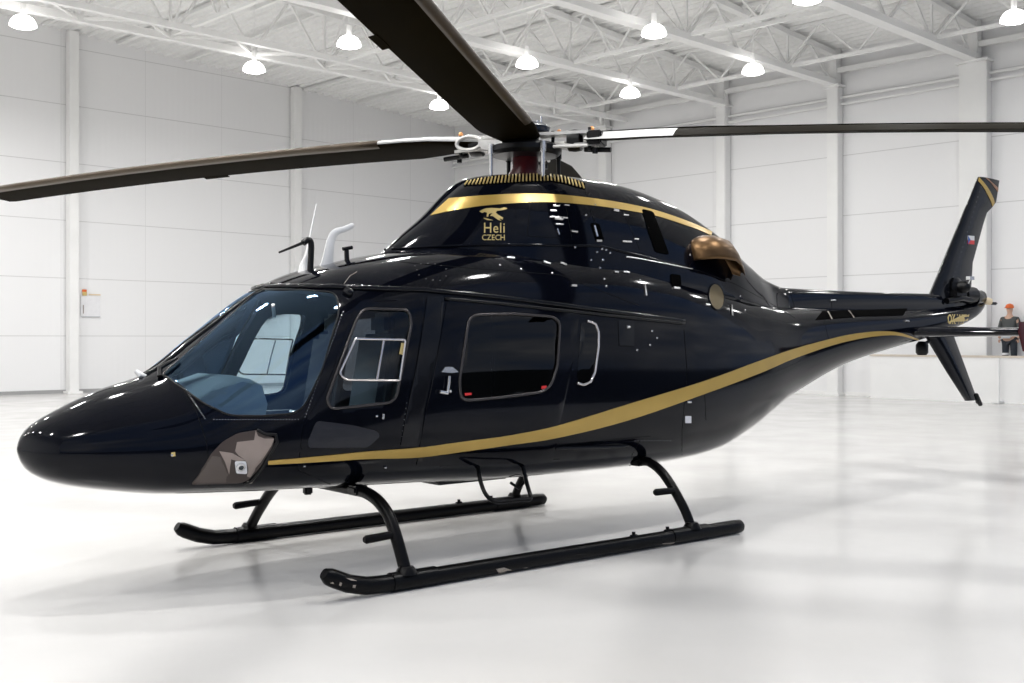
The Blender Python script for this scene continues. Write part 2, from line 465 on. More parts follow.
# handles
def handle(s, d):
    b = MB()
    V1 = shell(*patch_data([(440, 372), (444, 367), (451, 367), (457, 372), (450, 373)], 0, BT, 3.), .004, .02); b.add(*flip(*V1, s))
    t = tube_data(skin_path([(447, 376), (446.5, 384), (445, 393)], .03, BT, 3.), .009, 8); b.add(*flip(*t, s))
    t = tube_data(skin_path([(437.5, 391.5), (445, 393)], .03, BT, 3.), .013, 8); b.add(*flip(*t, s))
    t = tube_data(skin_path([(448, 390), (449, 392)], .02, BT, 1.), .010, 8); b.add(*flip(*t, s))
    b.build('door_handle', 'steel', d)
both_sides(cdoors, handle)
def lock(s, d):
    for q in ([(375, 416), (377, 416)], [(383, 414), (382.5, 419)]): MB().add(*flip(*tube_data(skin_path(q, .008, BT, 1.), .007, 8), s)).build('door_lock', 'steel', d)
both_sides(pdoors, lock)
hin = MB()
hin.add(*tube_data(skin_path([(345, 291), (352, 295)], .01, BT, 2.), [.03, .03, .03, .03, .02][:len(skin_path([(345, 291), (352, 295)], .01, BT, 2.))], 10))
hin.build('door_hinge_fairing', 'paint2', heli)
# pillar between the doors
pil = rounded([(427, 297), (444, 296.5), (439, 340), (421, 420), (416, 446), (400, 446), (404, 425), (419, 350)], 3)
patch('door_pillar', pil, 'paint2', fus, -.002, .009, BT, 5., both=True)
# ribbed step strip on the pillar edge and sliding rail over the cabin door
bead('drip_rail', [(262, 287), (330, 287), (380, 289), (425, 290), (445, 292), (500, 297.5), (560, 305), (620, 313), (684, 321)], .018, 'paint2', heli, .006, BT, both=True)
bead('door_rail', [(445, 299), (500, 304), (580, 312.5), (640, 319), (684, 323.5)], .012, 'black', heli, .008, BT, both=True)
bead('lower_door_rail', [(556, 448), (600, 447), (627, 446)], .012, 'paint2', heli, .004, BT, both=True)
# rear fixed window
sheet('rear_window', W_REAR, 'bglass', heli, .003, BT, 5., both=True)
rwf = bead('rear_window_frame', [(587, 321), (595, 324), (598, 332), (598, 347), (594.5, 372), (590, 382), (583, 385), (577, 383)], .010, 'chrome', heli, .006, BT, both=True)
rwf['label'] = 'bright silver edge of the small rear window'
# chin window with the landing lamp behind it
CH = rounded([(257, 430), (264, 436), (275, 437), (272, 448), (258, 470), (248, 480), (240, 483), (191, 484.5), (211, 454), (222, 442), (238, 433)], [2, 3, 5, 3, 4, 4, 4, 3, 3, 5, 5])
patch('chin_window', CH, 'tandark', heli, -.002, .003, BT, 4., both=True)['label'] = 'brown see-through chin window low on the nose'
TN = [(255.5, 430.5), (258, 436), (264, 438.5), (274, 438.5), (271, 446), (262, 460), (250, 477), (247, 476), (247, 463), (245, 460), (238, 455), (235, 451), (237, 442), (254, 440)]
patch('tan_liner', TN, 'tan', heli, .002, .005, BT, 4.)
patch('tan_liner', [(194, 482), (212, 456), (220, 457), (228, 474), (226, 482)], mat('tan_liner_low', (.10, .08, .07), .3), heli, .002, .005, BT, 4.)
patch('tan_liner', [(219, 451), (232, 453), (245, 460), (238, 461), (231, 459), (229, 474), (225, 462)], 'tan', heli, .004, .007, BT, 3.)
patch('lamp_bezel', rounded([(234.5, 461), (246, 461), (247, 473), (236, 472.5)], 2), 'paper', heli, .004, .010, BT, 3.)
p, n = hit(240.5, 466, BT); ll = MB().lathe([(.028, 0), (.028, .012), (.02, .016), (.001, .012)], p+n*.008, n, 16).build('landing_lamp', 'steel', heli)
MB().lathe([(.017, 0), (.012, .006), (.001, .008)], p+n*.022, n, 16).build('lamp_lens', 'screen', ll)
bead('chin_window_frame', [(257, 430), (264, 434), (275.5, 434.5), (277, 442), (262, 468), (252, 480), (244, 484)], .010, 'black', heli, .004, BT, both=True)
patch('red_marker', [(247, 481), (253, 480), (252, 482.5), (246, 484)], 'worn', heli, .001, .005, BT, 3.)

# gold stripes
S_TOP = smooth2([(268, 460.7), (320, 456), (367, 451.3), (417, 447.5), (465, 441), (510, 435), (559, 425), (626.5, 404.5), (704, 381), (760, 360.5), (790, 350), (822, 341), (850, 334.5), (878, 331.3), (899.5, 332.7), (922, 340.4)])
S_BOT = smooth2([(268, 464.3), (320, 461.5), (367, 458.5), (417, 457), (465, 451), (510, 444.6), (557.6, 437.5), (626.5, 420.6), (704, 394), (760, 373), (790, 360), (822, 348.5), (850, 340.6), (878, 336), (899.5, 335.6), (922, 341.4)])
patch('gold_stripe', strip('s', S_TOP, S_BOT, None, None), 'gold', heli, .001, .0075, BT, 4., both=True)['label'] = 'long gold stripe along the fuselage side'
U_TOP = smooth2([(449, 198.5), (487.4, 195.4), (530.4, 193.7), (565, 195.3), (604, 200), (637, 205.9), (655.7, 210.5), (680, 218.5), (700, 226.4), (712, 232)])
U_BOT = smooth2([(430.5, 215.6), (454, 210.5), (487.4, 205.5), (530.4, 202.5), (565, 203), (604, 207), (637, 212.2), (658, 216.5), (680, 223.5), (700, 230.5), (711, 236)])
UF = [q for q in U_TOP if q[0] > 500]; UG = [q for q in U_BOT if q[0] > 500]
v2, f2 = mirror(*shell(*patch_data(strip('u', UF, UG, None, None), 0, CT, 4.), .001, .005)); autosmooth(recalc(obj('gold_stripe', v2, f2, 'gold', cowl)))
patch('gold_stripe', strip('u', U_TOP, U_BOT, None, None), 'gold', cowl, .001, .005, CT, 4.)['label'] = 'gold stripe around the engine cowling'
# louvred vent band round the cowling top
V_TOP = [(466, 181.5), (480, 178.5), (494, 176.8), (520, 174.3), (543, 173.6), (562.6, 176), (575, 180), (585, 183.8)]
V_BOT = [(463.8, 186.2), (480, 185.2), (504.6, 183.6), (530, 182), (552, 181.6), (565, 184), (575, 187), (585, 189.6)]
patch('vent_band', strip('v', V_TOP, V_BOT, None, None), 'opening_black', cowl, .001, .006, CT, 4.)
lv = MB()
for i in range(34):
    t = (i+.3)/34
    def lerpP(P, t):
        s = t*(len(P)-1); k = min(len(P)-2, int(s)); w = s-k; return (P[k][0]*(1-w)+P[k+1][0]*w, P[k][1]*(1-w)+P[k+1][1]*w)
    def yx(P, x):
        for i in range(len(P)-1):
            if x <= P[i+1][0] or i == len(P)-2: return P[i][1]+(x-P[i][0])/(P[i+1][0]-P[i][0])*(P[i+1][1]-P[i][1])
    xx = 467+117*t; a = (xx, yx(V_TOP, xx)); xb = xx-3+5*t; b = (xb, yx(V_BOT, xb)); v, f = tube_data(skin_path([(a[0], a[1]+.8), (b[0], b[1]-.4)], .009, CT, 2.), .0065, 5); lv.add(v, f)
tag(lv.build('louvre', 'gold2', cowl), 'row of thin gold louvre slats under the rotor', kind='stuff')

# seams (surface lines)
seams('panel_seam', [[(180, 385), (196, 410), (206, 440), (210, 470), (209, 486)], [(440, 466), (500, 462), (560, 459)],
      [(556, 445), (600, 441), (650, 436)], [(630, 470), (632, 455), (640, 440)], [(704, 381), (706, 420)], [(684, 330), (687, 372), (682, 430), (682, 455)], [(824, 320), (830, 345)],
      [(618, 322), (619, 346), (634, 347)], [(300, 452), (298, 470), (330, 484)]], .0022, 'seam', fus, tree=BT)
seams('cowling_seam', [[(530, 204), (527, 236), (560, 238)], [(585, 190), (600, 243)], [(622, 209), (640, 250)], [(590, 210), (604, 240)], [(565, 203), (572, 239)], [(830, 292), (832, 308)], [(790, 292), (795, 308)]], .0022, 'seam', cowl, tree=CT)
ls = seams('deck_seam', [[(625, 255), (660, 260), (700, 271), (735, 284), (765, 300), (795, 318)], [(400, 262), (470, 268), (560, 275), (640, 306)]], .0022, 'seam', fus, tree=None)
# cowling skirt lip shining along the deck edge
bead('cowling_lip', [(392, 249), (430, 247), (480, 245), (540, 245), (600, 246), (640, 256), (690, 268)], .010, 'paint', cowl, .003, AT, both=True)

# rivets, latches and modelled glints : tiny pale marks
def dots(name, pts, r, m, parent, tree=None, both=False):
    b = MB()
    for q in pts:
        p, n = hit(q[0], q[1], tree)
        v = MB().lathe([(r, 0), (r*.7, r*.5), (r*.1, r*.6)], p+n*.001, n, 6); b.add(v.v, v.f)
        if both: b.add(*mirror(v.v, v.f))
    return b.build(name, m, parent)
rv = []
for i in range(30): rv.append((214+i*2.9, 419.5+(.0 if i < 20 else 0)))
for i in range(34): t = i/33; rv.append((343-38*t, 312+105*t))
for i in range(26): t = i/25; rv.append((421-20*t, 302+140*t))
for i in range(24): rv.append((182+i*1.0, 384+i*1.5))
for i in range(12): rv.append((635+i*3.2, 440.5))
for q in [(415, 266), (421, 264), (428, 263.5), (435, 264), (441, 265.5), (446, 269), (446, 276), (440, 280.5), (433, 280), (426, 279), (419, 275), (417, 270)]: rv.append(q)
tag(dots('rivet', rv, .0035, 'steel', fus, BT), 'lines of tiny pale rivets', kind='stuff')
def latch_and_glint(a, b, r=.006, tree=None, off=.006): MB().add(*tube_data(skin_path([a, b], off, tree, 2.), r, 6)).build('latch_and_glint', 'steel', heli)
for a, b, r in [((553, 206), (559, 206), .008), ((550, 211), (556, 211), .007), ((549, 217), (567, 218), .008), ((554, 218), (562, 219), .014), ((555, 224), (563, 224.5), .007), ((557, 229), (559, 235), .007),  # bars around the cowling panel stand in for its white reflections
                ((571, 231), (577, 232), .008), ((564, 205), (569, 205.5), .006), ((594, 226), (597, 237), .012), ((596, 241), (601, 241), .009), ((613, 210), (618, 211), .011), ((623, 215), (628, 215.5), .007),
                ((622, 241.5), (631, 242), .007), ((634, 239), (638, 239.5), .006), ((644.5, 284), (646, 296), .009), ((731, 305), (732, 316), .009), ((543, 262), (550, 264), .008), ((560, 263), (566, 265), .008),
                ((571, 285.5), (576, 286), .009), ((614, 272), (618, 272.5), .007), ((623, 272), (629, 273), .007), ((705, 304.5), (709, 305), .008), ((507, 258), (514, 258.5), .008), ((626, 327), (629, 327), .011),
                ((686.5, 402), (690.5, 402), .009), ((673, 288), (679, 288.5), .010), ((626, 257), (640, 259), .005), ((640, 259), (692, 269), .004), ((830, 300.5), (835, 300.5), .010), ((905, 321), (908, 321.5), .013),  # two long thin bars trace the highlight along the upper deck edge
                ((384, 467), (386, 467), .006), ((303, 466), (305, 466), .005)]: latch_and_glint(a, b, r)
dt = []
for q in [(500, 265), (521, 269), (552, 273), (591, 260), (597, 252), (602, 249), (606, 250), (610, 253), (600, 268), (604, 279), (606, 286), (640, 280), (665, 262), (648, 228), (690, 255), (655, 218), (595, 205), (586, 215), (616, 250), (575, 247),
          (603, 260), (455, 210), (172, 455), (740, 296), (745, 310), (637, 350), (652, 331), (657, 338), (650, 345)]: dt.append(q)
for q in dt: dots('fastener', [q], .010, 'steel', heli)
patch('access_hatch', rounded([(618, 320), (634, 321), (634, 346), (619, 345)], 2), 'paint2', heli, -.001, .004, BT, 5., both=True)
patch('vent_box', rounded([(670, 274), (680, 275), (681, 287), (672, 287)], 2), 'opening_black', heli, .001, .006, None, 4., both=True)
patch('vent_slot', rounded([(590, 223), (599, 224), (604, 241), (596, 242)], 2), 'opening_black', cowl, .001, .005, CT, 4., both=True)
p = [(716+7.5*math.cos(a)*1.0+1.5*math.sin(a), 297+13*math.sin(a)) for a in [2*PI*i/20 for i in range(20)]]
patch('round_inlet', p, mat('inlet_mesh_olive', (.16, .12, .055), .5, metal=.3), heli, .001, .006, None, 4., both=True)['label'] = 'round olive gold inlet below the exhaust'
bead('inlet_rim', p, .006, 'paint2', heli, .004, None, True, both=True)
patch('air_intake', rounded([(641, 209), (653, 212), (669, 255), (655, 252), (648, 232)], 3), 'opening_black', cowl, .002, .007, CT, 4., both=True)
patch('white_placard', [(685, 416), (691, 416), (691, 423), (685, 423)], 'paper', heli, .001, .004, BT, 4.)
patch('red_placard', [(541, 386), (546, 385.5), (546, 388.5), (541, 389)], 'redlight', cdoors[0], .004, .007, BT, 4.)
patch('red_placard', [(464.5, 393), (471, 392.5), (471, 395), (464.5, 395.5)], 'redlight', cdoors[0], .004, .007, BT, 4.)
patch('yellow_tag', [(401, 343), (403.5, 343), (402, 355), (399, 354)], 'gold2', pdoors[0], .002, .008, BT, 4.)
patch('nose_badge', [(171, 452.5), (175, 452), (175.5, 456), (171.5, 456.5)], 'gold2', heli, .001, .005, BT, 2.)

# ---- lettering
def text_patch(txt, quad, m, parent, tree, name='lettering', off=.006, spacing=1.0, bold=0.0):
    cu = bpy.data.curves.new('t', 'FONT'); cu.body = txt; cu.size = 1; cu.resolution_u = 3; cu.space_character = spacing; cu.offset = bold
    o = bpy.data.objects.new('t', cu); COL.objects.link(o); dg = bpy.context.evaluated_depsgraph_get()
    me = bpy.data.meshes.new_from_object(o.evaluated_get(dg)); bpy.data.objects.remove(o, do_unlink=True)
    X = [v.co.x for v in me.vertices]; Y = [v.co.y for v in me.vertices]; x0, x1, y0, y1 = min(X), max(X), min(Y), max(Y)
    A, B, C, D = [Vector(q) for q in quad]  # bottom-left, bottom-right, top-right, top-left
    V = []; Nn = []
    for v in me.vertices:
        u = (v.co.x-x0)/(x1-x0); w = (v.co.y-y0)/(y1-y0); q = A.lerp(B, u).lerp(D.lerp(C, u), w); p, n = hit(q.x, q.y, tree); V.append(p); Nn.append(n)
    F = [list(p.vertices) for p in me.polygons]
    vs, fs = shell(V, Nn, F, off-.003, off+.001)
    return recalc(obj(name, vs, fs, m, parent, smooth=False))
text_patch('Heli', [(484, 233), (504.5, 233), (504.5, 223), (484, 223)], 'gold2', cowl, CT, off=.004, spacing=1.1)
text_patch('CZECH', [(482, 240.3), (504.5, 240.3), (504.5, 234.8), (482, 234.8)], 'gold2', cowl, CT, off=.004)
text_patch('OK-WAV', [(947.5, 324), (969, 324), (969, 314.3), (947.5, 314.3)], 'gold2', fus, BT, name='registration', off=.004, bold=.02)
# leaping animal emblem over the lettering
EM = [(479.5, 211.5), (482, 210), (486, 208.5), (492, 208.2), (500, 208.8), (504, 207.6), (507, 208.4), (506, 209.4), (502, 210.6), (497, 211), (495.5, 213), (498, 215), (503, 218), (502.5, 219.8), (499, 218.4), (501, 221), (498, 220), (493, 216.4), (490, 216), (492.5, 213), (489, 214), (488, 217), (486.5, 216.8), (487, 213), (484.5, 212), (482, 213.2)]
patch('leaping_emblem', EM, 'gold2', cowl, .001, .005, CT, 2.)
patch('emblem_dash', [(483.5, 218.3), (488, 219), (493, 220.5), (487, 220.3)], 'gold2', cowl, .001, .005, CT, 2.)

# ---- exhaust stub
def exhaust(s):
    vs = []; fs = []; N = 20
    sec0 = [(3.42, -.36, 2.26, .10), (3.50, -.44, 2.28, .17), (3.60, -.48, 2.29, .205), (3.75, -.50, 2.29, .215), (3.92, -.50, 2.28, .20), (4.05, -.50, 2.25, .15), (4.16, -.52, 2.19, .08), (4.22, -.53, 2.155, .03)]
    sec = [(3.36+(x-3.42)*.82, y, z+.01, r*.92) for x, y, z, r in sec0]
    for (x, y, z, r) in sec:
        for k in range(N+1):
            a = math.radians(-5+205*(1-k/N))   # from the port lip over the top, inboard
            vs.append(Vector((x+.25*(math.cos(a))*r*-.6, (y+math.cos(a)*-1*r*-1.0) if False else y-math.cos(PI-a)*r*-1, z+math.sin(a)*r)))
    for i in range(len(sec)-1):
        for k in range(N): fs.append([i*(N+1)+k, (i+1)*(N+1)+k, (i+1)*(N+1)+k+1, i*(N+1)+k+1])
    if s < 0: vs, fs = mirror(vs, fs)
    o = obj('exhaust_duct', vs, fs, 'bronze', heli)
    md = o.modifiers.new('s', 'SOLIDIFY'); md.thickness = .012; md.offset = 0; o['label'] = 'bronze exhaust hood'
    c = MB(); c.lathe([(.15, -.02), (.15, .03), (.12, .05), (.01, .04)], (3.70, -.36*s, 2.26), Vector((.25, -1*s, -.1)), 20); c.build('exhaust_liner', 'opening_black', o)
exhaust(1); exhaust(-1)

# ---- tail fins, stabiliser
def foil(sections, m, name, parent, axis='z'):
    """airfoil loft; sections: (span pos, lead x, trail x, thickness, other)"""
    prof = [(0, 0), (.03, .5), (.1, .85), (.3, 1), (.6, .7), (.85, .3), (1, .02)]; loop = [(a, b) for a, b in prof]+[(a, -b) for a, b in prof[::-1][1:-1]]
    n = len(loop); vs = []; fs = []
    for (h, x0, x1, t, o) in sections:
        for a, b in loop:
            x = x0+(x1-x0)*a; q = b*t/2+o; vs.append(Vector((x, q, h)) if axis == 'z' else Vector((x, h, q)))
    for i in range(len(sections)-1):
        for k in range(n): fs.append([i*n+k, i*n+(k+1) % n, (i+1)*n+(k+1) % n, (i+1)*n+k])
    fs.append(list(range(n))); fs.append([(len(sections)-1)*n+k for k in range(n)])
    return autosmooth(recalc(obj(name, vs, fs, m, parent)), 50)
FIN = [(1.95, 7.93, 8.95, .14, 0), (2.12, 8.06, 8.97, .13, 0), (2.52, 8.36, 9.02, .11, 0), (3.0, 8.72, 9.27, .09, 0), (3.15, 8.83, 9.36, .085, 0), (3.22, 8.885, 9.48, .08, 0), (3.30, 8.945, 9.585, .075, 0), (3.50, 9.09, 9.645, .07, 0), (3.575, 9.15, 9.665, .06, 0)]
fin = foil(FIN, 'paint2', 'tail_fin', heli)
vfin = foil([(1.80, 7.85, 8.5, .12, 0), (1.60, 7.99, 8.60, .11, 0), (1.2, 8.43, 8.88, .09, 0), (.84, 8.85, 9.13, .06, 0)], 'paint', 'ventral_fin', heli)
stab = foil([(-1.31, 7.50, 8.03, .09, 1.665), (-.2, 7.30, 7.95, .12, 1.67), (.2, 7.30, 7.95, .12, 1.67), (1.31, 7.50, 8.03, .09, 1.665)], 'paint', 'tail_stabiliser', heli, axis='y')
for s in (-1, 1):
    e = foil([(1.46, 7.60, 7.96, .02, 1.32*s), (1.66, 7.50, 8.06, .03, 1.32*s), (1.77, 7.53, 8.12, .02, 1.32*s)], 'red', 'stabiliser_end_plate', heli)
    e['label'] = 'dark red end plate'
FT = None
def plate_fin(name, poly, m, y=-.045, parent=fin):
    P = [at_y(q[0], q[1], y) for q in poly]; n = len(P)
    vs = P+[p+Vector((0, .01, 0)) for p in P]; fs = [list(range(n)), list(range(n, 2*n))[::-1]]+[[i, (i+1) % n, (i+1) % n+n, i+n] for i in range(n)]
    return recalc(obj(name, vs, fs, m, parent, smooth=False))
finv = [v.co.copy() for v in fin.data.vertices]; FINT = BVHTree.FromPolygons(finv, [list(p.vertices) for p in fin.data.polygons])
fs_t = smooth2([(979, 177.5), (984, 183), (989, 190), (993, 198), (994.3, 203)]); fs_b = smooth2([(978, 181), (983, 187), (987, 194), (990.5, 201), (992.3, 206.5)])
patch('gold_stripe', strip('f', fs_t, fs_b, None, None, step=3), 'gold', fin, .002, .006, FINT, 3.)
patch('gold_stripe', strip('f', [(985.5, 178), (991, 183), (997.5, 192)], [(987, 178), (992.5, 183), (998, 188)], None, None, step=3), mat('copper_trim', (.38, .2, .12), .4, metal=.4), fin, .002, .006, FINT, 3.)
patch('flag_white', [(967.5, 235.5), (974, 236), (974, 240.5), (967.5, 240)], 'white', fin, .002, .006, FINT, 3.)
patch('flag_red', [(967.5, 240), (974, 240.5), (974, 244.5), (967.5, 244)], 'redlight', fin, .002, .006, FINT, 3.)
patch('flag_blue', [(967.5, 235.5), (970, 240), (967.5, 244)], 'blue', fin, .004, .008, FINT, 3.)
b = MB()
for i in range(22):
    t = i/21; q = (981-32*t, 187+105*t)
    p, n = hit(q[0], q[1], FINT); v = MB().lathe([(.004, 0), (.003, .003), (.001, .004)], p, n, 6); b.add(v.v, v.f)
tag(b.build('fin_rivet', 'steel', fin), kind='stuff')
# grey tail boom side of the drive cover, slot under it as a black patch painted for its shade
patch('drive_cover_slot_shade', [(822, 311.5), (870, 310), (907, 308.5), (903, 315.5), (860, 316.5), (815, 320)], 'opening_black', heli, .001, .006, None, 4.)
patch('slot_strut', [(827, 312), (828, 312), (832, 319.5), (831, 319.5)], 'worn', heli, .006, .010, None, 3.)
patch('slot_strut', [(848, 311), (849, 311), (854, 318), (853, 318)], 'worn', heli, .006, .010, None, 3.)
MB().tube([(9.0, .0, 2.08), (9.2, 0, 2.1), (9.28, 0, 2.09)], [.10, .085, .03], 14).build('tail_cone_fairing', 'paint2', heli)
MB().lathe([(.03, 0), (.045, .03), (.04, .08), (.01, .1)], (9.22, -.05, 2.06), (1, -.4, -.2), 12).build('tail_light', 'cream', heli)
MB().box((9.40, 0, 2.03), (.36, .05, .035), bev=.012).build('tail_bumper_plate', 'black', heli)
MB().box((9.12, 0, .86), (.05, .05, .14), Matrix.Rotation(-.5, 3, 'Y'), .012).tube([(9.10, 0, .9), (9.2, 0, .78)], .028, 8).build('tail_skid', 'rubber', vfin)
q = at_y(922, 350, 0.)
MB().lathe([(.05, 0), (.07, .03), (.07, .12), (.04, .16)], q+Vector((0, 0, -.06)), seg=14).tube([q+Vector((0, 0, .05)), q+Vector((.2, 0, .12))], .02).build('belly_beacon', 'black', heli)
# ---- tail rotor on the near side of the fin
tr = MB().lathe([(.10, 0), (.12, .05), (.07, .08), (.07, .16), (.04, .2), (.01, .21)], (8.50, -.04, 2.20), (0, -1, 0), 18).build('tail_rotor_hub', 'black', heli)
TC = Vector((8.62, .24, 2.03))
for s in (1, -1):
    b = MB(); n = 10; vs = []; fs = []
    prof = [(0, 0), (.1, .8), (.35, 1), (1, .05), (.35, -.6), (.1, -.6)]
    dirv = Vector((s*.99, 0, .05*s)); 
    for i in range(n):
        t = i/(n-1); r = .12+.80*t; ch = .17 if t > .15 else .09+.1*t/.15; th = .022
        for a, bb in prof: vs.append(TC+dirv*r+Vector((0, bb*th/2, (a-.4)*ch)))
    k = len(prof)
    for i in range(n-1):
        for j in range(k): fs.append([i*k+j, i*k+(j+1) % k, (i+1)*k+(j+1) % k, (i+1)*k+j])
    fs.append(list(range(k))); fs.append([(n-1)*k+j for j in range(k)])
    autosmooth(recalc(obj('tail_rotor_blade', vs, fs, 'black', heli)), 50)
MB().lathe([(.05, 0), (.07, .05), (.07, .16), (.04, .2)], (8.62, .05, 2.20), (0, 1, 0), 14).build('tail_rotor_shaft', 'black', tr)
MB().bar((8.43, -.26, 2.30), (8.53, -.26, 2.30), .05, .04).tube([(8.47, -.26, 2.29), (8.5, -.2, 2.2)], .014).build('pitch_link', 'steel', tr)
MB().tube([(8.25, -.10, 2.03), (8.5, -.14, 2.07), (8.75, -.12, 2.05)], .035).box((8.5, -.10, 2.12), (.25, .1, .08), bev=.015).tube([(8.7, -.03, 2.12), (8.95, -.03, 2.12)], .10, 14).build('gearbox', 'black', heli)

# ---- belly step frames, tanks
def hoop(pts, y0, name='belly_step_bar'):
    P = [at_y(px, py, y) for px, py, y in pts]; MB().tube(smooth_path(P, 5), .016, 8).build(name, 'skid', heli)
hoop([(478, 467, -.62), (480.5, 481, -.68), (485, 493, -.74), (492, 500.5, -.78), (499, 502, -.78), (512, 500.5, -.76), (524, 499.5, -.74), (530.5, 498, -.72), (527, 484, -.66), (522.5, 465, -.6)], 0)
MB().box((1.35, .1, .50), (.7, .3, .06), bev=.02).tube([(1.55, -.25, .47), (1.62, -.27, .42), (1.7, -.25, .47)], .012).build('belly_fairing', 'black', heli)
for q in ((-.15, -.1, .55), (1.9, .3, .47)): MB().box(q, (.06, .05, .08), bev=.01).build('belly_antenna', 'black', heli)

# ---- landing gear
gear = {}
for s in (-1, 1):
    xe = 3.28 if s < 0 else 3.05
    P = [(-.565, 1.1*s, .160), (-.53, 1.1*s, .142), (-.43, 1.1*s, .098), (-.30, 1.1*s, .066), (-.15, 1.1*s, .058), (.5, 1.1*s, .058), (1.5, 1.1*s, .058), (2.6, 1.1*s, .058), (xe-.08, 1.1*s, .058), (xe, 1.1*s, .058), (xe+.03, 1.1*s, .058)]
    sk = MB().tube([Vector(P[0])+Vector((-.03, 0, .02))]+P, [.035, .053]+[.057]*8+[.053, .03], 16).build('skid_tube', 'skid', heli)
    for xa, xb in ((-.12, .22), (2.45, 2.86)): MB().tube([(xa, 1.1*s, .060), (xb, 1.1*s, .060)], .063, 14).build('clamp_sleeve', 'skid', sk)
    for px in (2.05, 2.42): MB().tube([(px, 1.1*s, .10), (px, 1.1*s, .145)], .014, 8).tube([(px-.03, 1.1*s, .11), (px+.03, 1.1*s, .11)], .015, 8).build('tow_lug', 'skid', sk)
    if s < 0:
        SV = BVHTree.FromPolygons([v.co.copy() for v in sk.data.vertices], [list(p.vertices) for p in sk.data.polygons])
        for k, poly in enumerate([[(346, 578), (352, 579), (357, 581), (351, 580.5)], [(330, 583), (333, 582), (334, 584)], [(340, 582), (342, 583), (341, 586), (339, 585)], [(353, 585), (356, 585), (355, 588), (352.5, 587.5)],
                                  [(496, 569), (504, 567.5), (512, 570), (506, 573), (498, 574)], [(662, 543.5), (686, 541), (684, 543), (664, 546)], [(523, 568), (528, 567), (527, 569.5)]]):
            patch('paint_wear', poly, 'worn', sk, .0005, .0018, SV, 2.)
    else:
        pass
for x0, nm in ((0., 'front_cross_tube'), (2.70, 'rear_cross_tube')):
    half = [(1.1, .10), (1.03, .24), (.96, .36), (.88, .46), (.76, .53), (.62, .565), (.45, .57)]; far = [(1.1, .10), (.99, .215), (.88, .315), (.76, .415), (.63, .50), (.5, .55), (.35, .57)]
    if x0 > 1: half = far = [(1.1, .10), (1.03, .23), (.94, .35), (.86, .44), (.77, .52), (.66, .575), (.5, .59)]
    path = [(x0, -a, b) for a, b in half]+[(x0, a, b) for a, b in far[::-1]]
    ct = MB().tube(smooth_path(path, 5), .041 if x0 < 1 else .038, 14).build(nm, 'skid', heli)
    for s in (-1, 1):
        yy = (.975 if s < 0 else .89) if x0 < 1 else .92
        MB().tube([(x0-.235, yy*s, .325 if x0 < 1 else .385), (x0-.22, yy*s, .325 if x0 < 1 else .385), (x0, yy*s, .335 if x0 < 1 else .38)], [.018, .028, .026], 12).build('foot_peg', 'skid', ct)
        MB().box((x0, .52*s, .575), (.12, .12, .06), bev=.015).build('mount_bracket', 'black', ct)
        MB().lathe([(.075, 0), (.06, .03), (.045, .05)], (x0, 1.1*s, .10), seg=16).build('saddle', 'skid', ct)

# ---- antennas on the roof
fa = MB()
base = at_y(304, 271, .05); tip = at_y(316.5, 204, .05)
fa.tube([base+Vector((0, 0, -.05)), base+Vector((.005, 0, .04)), base+Vector((.02, 0, .12)), tip], [.055, .035, .010, .004], 10).build('whip_antenna', 'white', heli)
b0 = at_y(310, 270, -.05)
pr = MB().tube(smooth_path([b0+Vector((0, 0, -.03)), at_y(311, 255, -.05), at_y(311, 243, -.05), at_y(308, 240, -.05), at_y(303, 243, -.05)], 4), .022, 10)
pr.tube([at_y(305, 242, -.05), at_y(279, 252.5, -.05)], [.012, .007], 8).build('air_probe', 'black', heli)
wa = MB().tube(smooth_path([at_y(326, 272, .05), at_y(328, 258, .05), at_y(331, 240, .05), at_y(336, 232, .05), at_y(345, 229, .05), at_y(354, 225, .05)], 4), [.075, .065, .055, .05, .045, .04, .038, .035, .033, .03, .03, .028, .026, .025, .024, .023, .022, .022, .021, .02, .012], 10)
for v in wa.v: v.y = .05+(v.y-.05)*.35
wa.build('bent_blade_antenna', 'white', heli)
MB().tube([at_y(347, 262, 0), at_y(346.5, 250, 0)], .018).tube([at_y(343, 249, 0), at_y(352, 247.5, 0)], .014).build('stub_antenna', 'black', heli)
bead('roof_marking', [(344, 284), (350, 276), (357, 272)], .002, 'worn', fus, .002, BT)
# wipers at the windshield base
MB().tube([at_y(136, 371, .0), at_y(140, 375, -.02), at_y(147, 377, -.02)], [.014, .02, .012]).build('pitot_cover', 'white', heli)
MB().tube([hit(160, 378, BT)[0]+Vector((0, 0, .01)), hit(163, 374, BT)[0]+Vector((-.02, 0, .04)), hit(180, 361, BT)[0]+Vector((-.02, -.01, .02))], [.02, .018, .008]).build('wiper', 'black', heli)

# ---- interior
MB().box((.25, 0, .76), (1.7, 1.1, .04), bev=.01).build('cabin_floor', 'inner', heli)
MB().box((1.05, 0, 1.38), (.05, 1.36, 1.0), bev=.01).build('cabin_bulkhead', 'inner', heli)
ds = MB()
prof = [(-1.12, 1.22), (-1.0, 1.30), (-.80, 1.36), (-.66, 1.33), (-.62, 1.2), (-.66, .98), (-.7, .8), (-1.0, .8)]
n = len(prof); vv = []
for y, k in ((-.42, .93), (-.25, 1), (.25, 1), (.42, .93)): vv += [(x, y, .8+(z-.8)*k) for x, z in prof]
ff = [[i*n+k, i*n+(k+1) % n, (i+1)*n+(k+1) % n, (i+1)*n+k] for i in range(3) for k in range(n)]+[list(range(n)), [3*n+k for k in range(n)]]
ds.add(vv, ff); da = ds.build('instrument_panel', 'dash', heli, ang=30)
MB().box((-.635, -.2, 1.16), (.01, .3, .2), bev=.004).box((-.635, .2, 1.16), (.01, .3, .2), bev=.004).build('display', 'screen', da)
